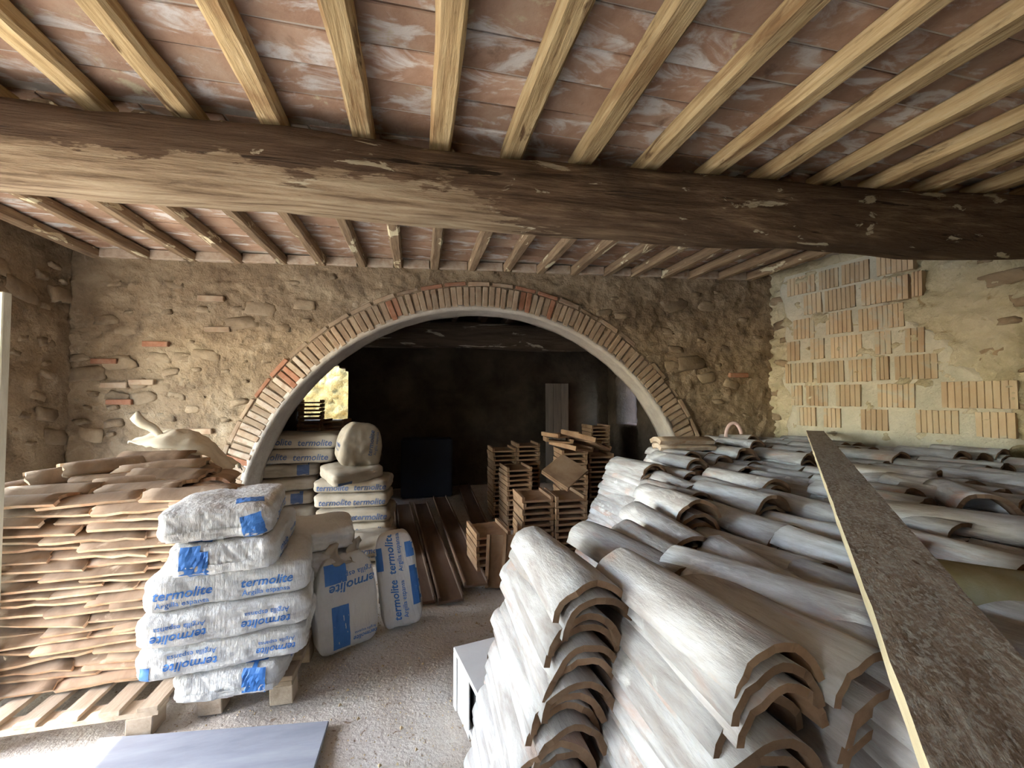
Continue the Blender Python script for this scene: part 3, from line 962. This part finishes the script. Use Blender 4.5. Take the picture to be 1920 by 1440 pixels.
tops = [(-2.42, 3.0, 1.06, 0, 1.5, 'dark rounded tile at the far left end of the heap'), (-2.20, 3.05, 1.08, -.25, 2.4, 'pale-backed tile tilted on the left of the heap'),
        (-2.05, 3.10, 1.13, -.30, 2.35, 'narrow tile lying tilted above the pale-backed one'), (-1.92, 3.16, 1.17, -.33, 2.3, 'long tile propped steeply in the middle of the heap'),
        (-1.78, 3.02, 1.10, .05, 1.65, 'flat-lying tile under the propped tiles in the middle of the heap'), (-1.62, 2.95, 1.09, -.2, 1.95, 'tile slanting towards the bags at the heap centre'),
        (-1.50, 3.00, 1.12, -.12, 1.45, 'orange-rimmed tile lying across the heap near the canvas'), (-1.60, 3.12, 1.15, 0, 1.75, 'tile below the dark ridge tile on the heap'),
        (-1.42, 3.22, 1.10, .1, .3, 'end-on tile at the right side of the heap'), (-1.30, 3.14, 1.06, .05, .2, 'lower end-on tile at the right side of the heap'),
        (-1.98, 2.84, 1.07, .0, 1.6, 'tile topping the left column under the heap'), (-1.52, 2.80, 1.08, .04, 1.5, 'tile topping the middle column under the heap'),
        (-1.28, 2.86, 1.05, .06, 1.55, 'tile with a pale chipped corner topping the right column')]
for k, (x, y, z, ry, yaw, what) in enumerate(tops):
    o = obj('curved_roof_tile', BROWN[k % 8], None, (x, y, z), (R.uniform(-.1, .1), ry, yaw))
    tag(o, 'brown ' + what, 'roof tile', TG, 'thing')
ridge = coppo(.42, .13, .13, .018, math.radians(165), 760, [M['tile_in'], M['tile_in'], M['tile_brown']], seg=12)
tag(obj('ridge_tile', ridge, None, (-1.74, 3.32, 1.12), (0, 0, PI / 2 - .05)), 'dark brown broad ridge tile crowning the left heap', 'ridge tile')

# crumpled canvas over the heap
def canvas():
    v, f = [], []
    nx, ny = 34, 16
    for j in range(ny + 1):
        for i in range(nx + 1):
            a, b = i / nx, j / ny
            x = -1.98 + .66 * a + .03 * noise.noise((a * 5, b * 5, 1))
            w = .05 + .11 * math.sin(min(1, a * 1.3) * PI * .8)
            y = 3.46 + (b - .5) * 2 * w + .03 * noise.noise((a * 4, b * 3, 8))
            top = 1.37 - .25 * abs(a - .42) ** 1.3 - max(0, a - .6) * .36
            z = top - .6 * ((b - .5) * 2 * w) ** 2 * 8 + .03 * noise.noise((a * 7, b * 7, 3)) + .012 * noise.noise((a * 19, b * 15, 3))
            v.append((x, y, z))
    for j in range(ny):
        for i in range(nx):
            q = j * (nx + 1) + i
            f.append((q, q + 1, q + nx + 2, q + nx + 1))
    return mesh('canvas_sheet', v, f, M['cloth'], smooth=True)


cv = obj('canvas_sheet', canvas())
cv.modifiers.new('thickness', 'SOLIDIFY').thickness = .006
tag(cv, 'cream canvas sack crumpled over the left tile heap', 'cloth')
sv2, sf2 = [], []
for i in range(9):
    q = i / 8
    c = Vector((-1.78 - .17 * q, 3.42, 1.36 + .12 * q - .05 * (1 - q) + .015 * math.sin(q * 6)))
    wv = .022 + .012 * q
    for (dx, dy) in ((-wv, -.012), (wv, -.012), (wv, .012), (-wv, .012)):
        sv2.append(c + Vector((dx * .6, dy, dx * .8)))
for i in range(8):
    for k in range(4):
        a, b = i * 4 + k, i * 4 + (k + 1) % 4
        sf2.append((a, b, b + 4, a + 4))
sf2 += [(3, 2, 1, 0), (32, 33, 34, 35)]
obj('strap', mesh('strap', sv2, sf2, M['cloth'], smooth=True), cv)


def pallet(name, x0, x1, y0, y1, slats, sw, along_y, label, block_x, z=.0, h=.14, overhang=0):
    t = empty(name, ((x0 + x1) / 2, (y0 + y1) / 2, z))
    tag(t, label, 'pallet')
    W, D = x1 - x0, y1 - y0
    if along_y:
        me = [bevel_mesh(mesh('slat', *box_geo(sw, D, .022, (0, 0, 0), .002, random.Random(k)), M['pallet']), .002) for k in range(3)]
        for k in range(slats):
            xx = -W / 2 + sw / 2 + (W - sw) * k / (slats - 1)
            obj('slat', me[k % 3], t, (xx, 0, h - .011), (0, 0, R.uniform(-.012, .012)))
        for yy in (-D / 2 + .05, 0, D / 2 - .05):
            m2 = mesh('stringer', *box_geo(W, .09, .022, (0, 0, 0), .002, R), M['pallet'])
            obj('stringer', m2, t, (0, yy, h - .033))
    else:
        me = [bevel_mesh(mesh('slat', *box_geo(W, sw, .022, (0, 0, 0), .002, random.Random(k)), M['pallet']), .002) for k in range(3)]
        for k in range(slats):
            obj('slat', me[k % 3], t, (0, -D / 2 + sw / 2 + (D - sw) * k / (slats - 1), h - .011))
        for xx in block_x:
            m2 = mesh('stringer', *box_geo(.10, D, .022, (0, 0, 0), .002, R), M['pallet'])
            obj('stringer', m2, t, (xx, 0, h - .033))
    bm_ = bevel_mesh(mesh('block', *box_geo(.11, .11, h - .044, (0, 0, 0), .004, R), M['pallet']), .004)
    for xx in block_x:
        for yy in (-D / 2 + .055, 0, D / 2 - .055):
            obj('block', bm_, t, (xx, yy, (h - .044) / 2))
    return t


pallet('slatted_pallet', -2.85, -1.20, 2.33, 3.5, 11, .085, True, 'weathered slatted pallet under the brown tile pile', (-.75, 0, .75))

# ------------------------------------------------------------------ sacks of expanded clay
text_cache = {}


def text_geo(txt, shear=.22, bold=.018):
    if txt in text_cache:
        return text_cache[txt]
    cu = bpy.data.curves.new('lettering', 'FONT')
    cu.body = txt
    cu.size = 1.0
    cu.shear = shear
    cu.offset = bold
    cu.resolution_u = 2
    cu.align_x = 'CENTER'
    cu.align_y = 'CENTER'
    to = bpy.data.objects.new('lettering_tmp', cu)
    COL.objects.link(to)
    dg = bpy.context.evaluated_depsgraph_get()
    me = bpy.data.meshes.new_from_object(to.evaluated_get(dg))
    bm = bmesh.new()
    bm.from_mesh(me)
    bmesh.ops.triangulate(bm, faces=bm.faces)
    for it in range(3):
        long_e = [e for e in bm.edges if e.calc_length() > .28]
        if not long_e:
            break
        bmesh.ops.subdivide_edges(bm, edges=long_e, cuts=1)
        bmesh.ops.triangulate(bm, faces=bm.faces)
    v = [(q.co.x, q.co.y) for q in bm.verts]
    bm.verts.index_update()
    f = [tuple(q.index for q in p.verts) for p in bm.faces]
    bm.free()
    bpy.data.objects.remove(to)
    bpy.data.meshes.remove(me)
    w = max(p[0] for p in v) - min(p[0] for p in v)
    text_cache[txt] = (v, f, w)
    return text_cache[txt]


def rect_geo(w, h, n=10):
    v = [((i / n - .5) * w, (j / n - .5) * h) for j in range(n + 1) for i in range(n + 1)]
    f = [(j * (n + 1) + i, j * (n + 1) + i + 1, (j + 1) * (n + 1) + i + 1, (j + 1) * (n + 1) + i) for j in range(n) for i in range(n)]
    return v, f


def bag_mesh(lx, ly, h, seed, mat, taper=0.0, wr=1.0, cuts=25):
    rr = random.Random(seed)
    ph = rr.uniform(0, 80)
    bm = bmesh.new()
    bmesh.ops.create_cube(bm, size=2)
    bmesh.ops.subdivide_edges(bm, edges=bm.edges, cuts=cuts, use_grid_fill=True)
    for q in bm.verts:
        x, y, z = q.co
        k = 8.0
        n = (abs(x) ** k + abs(y) ** k + abs(z) ** k) ** (1 / k)
        x, y, z = x / n, y / n, z / n
        e = max(abs(x), abs(y))
        z *= 1 - .16 * e ** 6                       # pillowed towards the rim
        cnr = max(0, abs(x) + abs(y) - 1.55)
        px, py = x * (1 + .10 * cnr), y * (1 + .10 * cnr)
        p = Vector((px * lx / 2, py * ly / 2, z * h / 2))
        big = .055 * noise.noise((x * 1.1 + ph, y * 1.1, z * .8))
        wv = .6 * noise.noise((x * 2.2 + ph, y * 2.2, z * 2)) + .75 * (.5 - abs(noise.noise((x * lx * 26 + z * 2.2, y * ly * 26 + ph, z * 1.1)))) * (1.0 - .45 * max(0, z)) + .10 * noise.noise((x * lx * 50 + ph + z * 5, y * ly * 50, z * 2))
        d = .016 * wr * wv
        nrm = Vector((x ** 3, y ** 3, z ** 3))
        nrm = nrm.normalized() if nrm.length > 0 else Vector((0, 0, 1))
        p += nrm * (d + big * min(lx, ly, h) * .6)
        if taper:
            g = 1 - taper * max(0, z) ** 1.5
            p.x *= g
            p.y *= g
        p.z += h / 2
        q.co = p
    # a sewn rim round the middle is pulled out a little
    zmin = min(q.co.z for q in bm.verts)
    for q in bm.verts:
        q.co.z = max(q.co.z - zmin, 0.0)
    me = bpy.data.meshes.new('sack_body')
    bm.to_mesh(me)
    bm.free()
    me.materials.append(mat)
    me.polygons.foreach_set('use_smooth', [True] * len(me.polygons))
    return me


FACE = {'front': ((1, 0, 0), (0, 0, 1), (0, -1, 0)), 'right': ((0, 1, 0), (0, 0, 1), (1, 0, 0)), 'left': ((0, -1, 0), (0, 0, 1), (-1, 0, 0)), 'top': ((1, 0, 0), (0, 1, 0), (0, 0, 1))}


def decal(name, bvh, geo, face, cx, cy, ang, scale, mat, parent, lx, ly, h, off=.0025):
    ex, ey, n = [Vector(q) for q in FACE[face]]
    ctr = Vector((0, 0, h / 2))
    c, s_ = math.cos(ang), math.sin(ang)
    out, ok = [], []
    for (a, b) in geo[0]:
        a, b = a * scale, b * scale
        u, w = cx + a * c - b * s_, cy + a * s_ + b * c
        o = ctr + ex * u + ey * w + n * 2
        hit, nr, _, _ = bvh.ray_cast(o, -n)
        if hit is None:
            out.append(ctr); ok.append(False)
        else:
            if nr.dot(n) < 0: nr = -nr
            out.append(hit + nr * off); ok.append(nr.dot(n) > .35)
    fs = [f for f in geo[1] if all(ok[i] for i in f)]
    used = sorted({i for f in fs for i in f})
    if not used:
        return None
    mp = {o: i for i, o in enumerate(used)}
    return obj(name, mesh(name, [out[i] for i in used], [tuple(mp[i] for i in f) for f in fs], mat, smooth=False), parent)


def sack(loc, yaw, lx, ly, h, label, group, prints=(), dusty=False, seed=0, tilt=(0, 0), taper=0, wr=1.0):
    t = empty('clay_sack', loc, (tilt[0], tilt[1], yaw))
    tag(t, label, 'sack', group)
    me = bag_mesh(lx, ly, h, seed, M['bag_dusty_dim' if dusty else 'bag'], taper, wr, 19 if dusty else 39)
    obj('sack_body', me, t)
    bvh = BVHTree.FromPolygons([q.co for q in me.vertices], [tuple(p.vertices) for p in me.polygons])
    ink = M['print_dusty_dim' if dusty else 'print']
    for p in prints:
        kind, face, cx, cy, size, ang = p
        if kind == 'name':            # the printed name with the small line under it
            g = text_geo('termolite')
            decal('lettering', bvh, g, face, cx, cy, ang, size, ink, t, lx, ly, h)
            g2 = text_geo('Argilla espansa', 0, .008)
            dx, dy = math.sin(ang) * size * .78, -math.cos(ang) * size * .78
            decal('lettering', bvh, g2, face, cx + dx, cy + dy, ang, size * .58, ink, t, lx, ly, h)
        elif kind == 'rect':
            decal('printed_panel', bvh, rect_geo(size[0], size[1]), face, cx, cy, ang, 1, ink, t, lx, ly, h, .0085 if any(q[0] == 'seam' for q in prints) and face == 'front' else .0025)
        elif kind == 'seam':
            decal('seam_flap', bvh, rect_geo(size[0], size[1], 14), face, cx, cy, ang, 1, M['bag'], t, lx, ly, h, .007)
    return t


FS = 'sacks stacked on the pallet in front'
X0 = -.895
bag_specs = [
    # x, y, z, yaw, lx, ly, h, label, prints
    (-.885, 2.66, .140, .03, .46, .66, .150, 'lowest white sack of the front stack, blue square on its rim', [('seam', 'front', 0, -.035, (0.40, .055), 0), ('rect', 'front', .12, .0, (.10, .16), 0), ('rect', 'top', .12, -.22, (.10, .14), 0), ('name', 'right', -.05, .0, .046, PI)]),
    (-.90, 2.555, .285, .13, .70, .45, .160, 'second white sack from the pallet in the front stack, upside-down lettering', [('name', 'front', -.13, -.005, .056, PI), ('name', 'front', .22, -.005, .046, PI), ('rect', 'front', -.31, -.02, (.04, .06), 0)]),
    (-.885, 2.535, .440, .17, .70, .45, .165, 'third white sack from the pallet, upside-down lettering twice along its side', [('name', 'front', -.18, -.01, .056, PI), ('name', 'front', .17, -.01, .056, PI)]),
    (-.87, 2.56, .600, .20, .68, .46, .180, 'fourth sack from the pallet, upright lettering twice and a twisted corner', [('name', 'front', -.19, .015, .060, 0), ('name', 'front', .15, .015, .060, 0), ('rect', 'top', .12, .1, (.08, .06), 0)]),
    (-.86, 2.58, .775, .12, .44, .64, .160, 'fifth white sack, blue panel folded over its left rim', [('seam', 'front', 0, -.035, (0.38, .055), 0), ('rect', 'front', -.11, .0, (.11, .18), 0), ('rect', 'top', -.11, -.22, (.11, .12), 0), ('name', 'right', -.14, .0, .049, 0), ('name', 'right', .16, .0, .046, 0)]),
    (-.90, 2.58, .930, .18, .46, .62, .165, 'topmost white sack of the front stack, torn blue print at one corner', [('seam', 'front', 0, -.035, (0.38, .055), 0), ('rect', 'front', .15, .0, (.09, .10), .2), ('rect', 'top', .12, -.2, (.12, .10), .15), ('name', 'right', -.06, .0, .046, 0), ('name', 'right', .2, .0, .039, 0)]),
]
for k, (x, y, z, yaw, lx, ly, h, lab, pr) in enumerate(bag_specs):
    sack((x - .02 - .013 * k, y - .05, z - .005 * k), yaw, lx, ly, h, lab, FS, pr, seed=20 + k, wr=1.05)
for k, (x, y, z, yaw) in enumerate(((-.82, 3.02, .285, .12), (-.80, 3.02, .44, .16), (-.78, 3.03, .605, .22))):
    sack((x, y, z), yaw, .66, .40, .155, ('lower', 'middle', 'upper')[k] + ' sack hidden behind the front stack, only its end showing', FS, [('name', 'right', 0, 0, .039, 0)], seed=40 + k, wr=1.3)
pallet('wooden_pallet', -1.10, -.64, 2.42, 3.22, 5, .10, False, 'small wooden block pallet carrying the front sacks', (-.155, .175))

SG = 'upright sacks on the floor'
s1 = sack((-.45, 2.90, .0), .42, .37, .17, .58, 'open white sack standing upright, ragged mouth and tall blue panel', SG,
          [('rect', 'front', -.045, -.125, (.10, .26), 0), ('rect', 'front', -.06, .20, (.13, .12), 0), ('name', 'front', .055, .115, .082, PI + .05), ('name', 'front', .10, -.22, .04, PI)],
          seed=61, tilt=(-.06, -.05), taper=.22, wr=.9)
s2 = sack((-.10, 3.10, .0), .10, .27, .24, .62, 'closed white sack leaning upright beside the brown planks, lettering running upwards', SG,
          [('name', 'front', -.03, -.11, .072, PI / 2), ('name', 'front', -.03, .20, .072, PI / 2), ('rect', 'front', .115, -.03, (.07, .26), 0), ('rect', 'front', .10, .21, (.06, .10), 0), ('rect', 'front', -.12, .18, (.07, .15), 0)],
          seed=62, tilt=(-.10, -.13), taper=.10, wr=.7)
fvv, fff = [], []
for j in range(6):
    for i in range(25):
        a, q = 2 * PI * i / 24, j / 5
        r = .125 - .05 * q + .025 * noise.noise((math.cos(a) * 2, math.sin(a) * 2, q * 3)) + q * .05 * math.sin(a * 3)
        fvv.append((r * math.cos(a), .6 * r * math.sin(a) - .03 * q, .535 + .12 * q * (.6 + .5 * math.sin(a * 2 + 1)) + .02 * noise.noise((a * 2, q * 4, 7))))
for j in range(5):
    for i in range(24):
        q = j * 25 + i
        fff.append((q, q + 1, q + 26, q + 25))
mo = obj('sack_mouth', mesh('sack_mouth', fvv, fff, M['bag_dusty_dim'], smooth=True), s1)
mo.modifiers.new('thickness', 'SOLIDIFY').thickness = .004

# sacks beyond the arch
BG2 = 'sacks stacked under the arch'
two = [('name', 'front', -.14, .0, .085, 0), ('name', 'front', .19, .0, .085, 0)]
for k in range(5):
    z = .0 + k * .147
    lab = '%s dusty-dimmed sack of the stack under the arch, two printed names on its side' % ('lowest', 'second lowest', 'third', 'fourth', 'fifth', 'sixth')[k]
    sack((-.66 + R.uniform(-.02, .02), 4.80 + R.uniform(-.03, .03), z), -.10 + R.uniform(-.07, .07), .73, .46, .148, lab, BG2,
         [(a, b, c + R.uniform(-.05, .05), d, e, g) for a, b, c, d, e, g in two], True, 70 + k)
sack((-.70, 4.74, .725), .5, .52, .44, .15, 'dusty-dimmed sack lying skewed on the stack under the arch', BG2, [('rect', 'front', -.15, -.04, (.14, .05), 0)], True, 80, tilt=(.12, -.1))
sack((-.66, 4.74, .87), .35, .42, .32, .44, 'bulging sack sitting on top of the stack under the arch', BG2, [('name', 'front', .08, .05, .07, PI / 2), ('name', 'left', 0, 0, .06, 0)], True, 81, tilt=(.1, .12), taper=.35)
sack((-.56, 4.42, .0), .1, .62, .42, .22, 'slumped brown dusty-dimmed sack on the floor before the arch stack', BG2, [('name', 'front', .1, .02, .07, 0)], True, 82, wr=1.6)
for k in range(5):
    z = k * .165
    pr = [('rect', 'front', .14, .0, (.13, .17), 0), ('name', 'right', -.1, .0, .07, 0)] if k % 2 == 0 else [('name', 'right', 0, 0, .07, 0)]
    sack((-1.55 + R.uniform(-.03, .03), 5.60, z), .15 + R.uniform(-.08, .08), .62, .70, .166, '%s dusty-dimmed sack of the deeper stack behind the arch foot' % ('lowest', 'second lowest', 'third', 'fourth', 'fifth')[k], BG2, pr, True, 90 + k)
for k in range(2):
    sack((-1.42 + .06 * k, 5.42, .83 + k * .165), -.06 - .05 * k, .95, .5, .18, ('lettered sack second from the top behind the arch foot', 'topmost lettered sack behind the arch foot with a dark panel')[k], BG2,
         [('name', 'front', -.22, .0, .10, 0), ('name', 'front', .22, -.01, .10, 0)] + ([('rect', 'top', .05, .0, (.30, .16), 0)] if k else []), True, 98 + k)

# ------------------------------------------------------------------ flanged flat tiles in stacks beyond the arch
def flange_mesh(w, d, seed):
    rr = random.Random(seed)
    m = MB()
    m.box(w, d, .020, (0, 0, .010), .002, rr)
    for sx in (-1, 1):
        m.box(.028, d, .034, (sx * (w / 2 - .012), 0, .034), .002, rr)
    return mesh('flanged_tile', m.v, m.f, M['flat_tile'])


FLT = [flange_mesh(.31, .42, s) for s in range(4)]


def flat_stack(x, y, n, what, yaw=0, dz=.058, z0=0.0):
    for k in range(n):
        o = obj('flanged_roof_tile', R.choice(FLT), None, (x + R.uniform(-.006, .006), y + R.uniform(-.008, .008), z0 + k * dz), (0, 0, yaw + R.uniform(-.02, .02)))
        tag(o, 'flat flanged tile, %s from bottom of %s' % (nth(k), what), 'roof tile', 'flanged tiles stacked beyond the arch', 'thing')


flat_stack(1.13, 4.12, 11, 'the left stack below the tilted tile', .0)
flat_stack(1.46, 4.08, 11, 'the right stack below the tilted tile', -.03)
flat_stack(1.18, 5.15, 13, 'the darker stack behind the pair', .05)
flat_stack(1.42, 5.60, 17, 'the taller stack deep behind the pair', .0)
flat_stack(1.10, 5.62, 16, 'the tall stack by the open dark space', .02)
flat_stack(1.78, 4.80, 17, 'the stack under the loose flat tiles', -.1)
flat_stack(2.14, 4.86, 16, 'the stack right of the loose flat tiles', -.05)
flat_stack(2.80, 6.35, 20, 'the far stack by the bright window', 0)
flat_stack(.63, 3.88, 7, 'the low stack beside the brown planks', .1)
flat_stack(-1.57, 6.7, 27, 'the tall dark stack against the bright window', .1)
flat_stack(-1.22, 6.75, 22, 'the shorter dark stack against the bright window', -.1)
LF = 'loose flat tiles on the stacks'
dm = flange_mesh(.34, .34, 9)
d1 = Vector((.48, -.10, 0)).normalized()
d2 = Vector((.09, .38, .28))
d2 = (d2 - d1 * d2.dot(d1)).normalized()
ex_, ey_ = (d1 + d2).normalized(), (d2 - d1).normalized()
do = obj('flanged_roof_tile', dm, None, (1.47, 4.10, .845))
do.rotation_euler = Matrix((ex_, -ey_, -ex_.cross(ey_))).transposed().to_euler()
tag(do, 'square clay tile tilted on its corner facing the arch', 'roof tile', LF, 'thing')
for k, (x, y, z, rx, ry, yw, what) in enumerate(((1.74, 4.66, 1.00, .1, .12, .5, 'lowest of the loose heap'), (1.62, 4.78, 1.06, -.05, .08, -.2, 'second of the loose heap'), (1.86, 4.62, 1.10, .2, .22, .9, 'jutting out of the loose heap'),
                                                 (2.0, 4.72, 1.02, 0, .38, .4, 'sliding off the loose heap'), (1.70, 4.9, 1.12, 0, -.05, .2, 'topmost of the loose heap'))):
    tag(obj('flanged_roof_tile', FLT[k % 4], None, (x, y, z), (rx, ry, yw)), 'flat flanged clay tile %s beyond the arch' % what, 'roof tile', LF, 'thing')
for k, (x, y, rx, yw) in enumerate(((.72, 3.55, 1.12, -.25), (.86, 3.52, 1.18, -.32))):
    tag(obj('flanged_roof_tile', FLT[k], None, (x, y, .19), (rx, 0, yw)), ('broad' if k == 0 else 'edge-on') + ' flat clay tile leaning against the low stack by the brown planks', 'roof tile', LF, 'thing')

# ------------------------------------------------------------------ long brown channel planks on the floor
def channel(w, L, h=.05):
    m = MB()
    m.box(w, L, .02, (0, L / 2, .012))
    for sx in (-1, 1):
        m.box(.016, L, h, (sx * (w / 2 - .008), L / 2, h / 2))
    return bevel_mesh(mesh('channel_plank', m.v, m.f, M['sheet']), .002)


CH = channel(.20, 3.05)
for k, (x, y, yw) in enumerate(((-.20, 3.42, .085), (.03, 3.32, .085), (.25, 3.30, .075), (.46, 3.42, .05), (.72, 4.5, -.02))):
    o = obj('channel_plank', CH, None, (x, y, .004 + (.05 if k == 3 else 0)), (0, 0, yw))
    tag(o, 'long dark brown channel plank on the floor, %s from the upright sacks' % nth(k), 'plank', 'brown planks running into the far room')

# ------------------------------------------------------------------ white box, board, door leaf, far furniture
wb = empty('white_appliance', (.445, 2.07, 0), (0, 0, .20))
tag(wb, 'low white enamel box with a ring mark on its top beside the tile pile', 'appliance')
m = MB()
bw, bd, bh = .46, .40, .30
m.box(bw, bd, .022, (0, 0, bh - .011))
for sx in (-1, 1):
    for sy in (-1, 1):
        m.box(.045, .045, bh - .022, (sx * (bw / 2 - .0225), sy * (bd / 2 - .0225), (bh - .022) / 2))
m.box(bw - .02, bd - .02, .02, (0, 0, .03))
obj('frame', bevel_mesh(mesh('frame', m.v, m.f, M['enamel']), .003), wb)
m = MB().box(.006, bd - .22, bh - .03, (-bw / 2 + .012, .06, (bh - .03) / 2))
obj('side_panel', mesh('side_panel', m.v, m.f, M['enamel']), wb)
m = MB().box(bw - .05, bd - .05, bh - .06, (.01, 0, bh / 2 - .005))  # solid black block, painted shade for the open inside
obj('hollow', mesh('hollow', m.v, m.f, M['black']), wb)
rv, rf = [], []
for i in range(40):
    a = 2 * PI * i / 40
    for r, z in ((.122, 0), (.122, .003), (.129, .003), (.129, 0)):
        rv.append((.02 + r * math.cos(a), r * math.sin(a), bh + z))
for i in range(40):
    j = (i + 1) % 40
    for k in range(3):
        rf.append((i * 4 + k, j * 4 + k, j * 4 + k + 1, i * 4 + k + 1))
obj('ring', mesh('ring', rv, rf, M['tile_in']), wb)

bdv = [(-1.43, 2.335), (-.42, 2.215), (-.44, 1.2), (-1.47, 1.28)]
bm_v = [(x, y, .012) for x, y in bdv] + [(x, y, .030) for x, y in bdv]
bd_o = obj('floor_board', bevel_mesh(mesh('floor_board', bm_v, [(3, 2, 1, 0), (4, 5, 6, 7), (0, 1, 5, 4), (1, 2, 6, 5), (2, 3, 7, 6), (3, 0, 4, 7)], M['board']), .003))
tag(bd_o, 'blue-grey sheet of board lying flat on the floor', 'board')

dl = empty('door_leaf', (-1.965, 2.50, .14), (0, 0, -.17))
tag(dl, 'narrow strip of an old glazed door leaf standing before the brown tile pile', 'door leaf')
for (x, w, nm) in ((-.03, .06, 'stile'), (-.77, .06, 'stile')):
    mm = MB().box(w, .04, 1.97, (x, 0, .985))
    obj(nm, bevel_mesh(mesh(nm, mm.v, mm.f, M['door_paint']), .004), dl)
for z, hh in ((.10, .2), (.80, .08), (1.93, .08)):
    mm = MB().box(.68, .036, hh, (-.40, 0, z))
    obj('rail', bevel_mesh(mesh('rail', mm.v, mm.f, M['door_paint']), .003), dl)
for z, hh in ((.48, .56), (1.365, 1.05)):
    mm = MB().box(.68, .006, hh, (-.40, 0, z))
    obj('pane', mesh('pane', mm.v, mm.f, M['glass']), dl)

tk = MB().box(.80, .4, .92, (.12, 6.95, .47))
tko = tag(obj('dark_tank', bevel_mesh(mesh('dark_tank', tk.v, tk.f, M['tank']), .02, 2)), 'large dark blue box standing in the far room', 'box')
fd = empty('door_3', (2.52, 7.46, 0))
tag(fd, 'grey plank door standing ajar in the far room', kind='structure')
for k in range(3):
    mm = MB().box(.145, .03, 1.85, (-.15 + .15 * k, 0, .93))
    obj('plank', bevel_mesh(mesh('plank', mm.v, mm.f, M['door_grey']), .003), fd)
# grit on the floor
gv_, gf_ = [], []
for k in range(2600):
    x, y = R.uniform(-1.2, .9), R.uniform(1.4, 4.3)
    s_ = R.uniform(.002, .006) if R.random() < .95 else R.uniform(.006, .014)
    n = len(gv_)
    a = R.uniform(0, 6)
    gv_ += [(x + s_ * math.cos(a), y + s_ * math.sin(a), .0), (x + s_ * math.cos(a + 2.1), y + s_ * math.sin(a + 2.1), .0), (x + s_ * math.cos(a + 4.2), y + s_ * math.sin(a + 4.2), .0), (x, y, s_ * 1.2)]
    gf_ += [(n, n + 1, n + 3), (n + 1, n + 2, n + 3), (n + 2, n, n + 3)]
tag(obj('grit', mesh('grit', gv_, gf_, M['twig'])), 'grit and straw crumbs scattered on the floor', 'debris', kind='stuff')
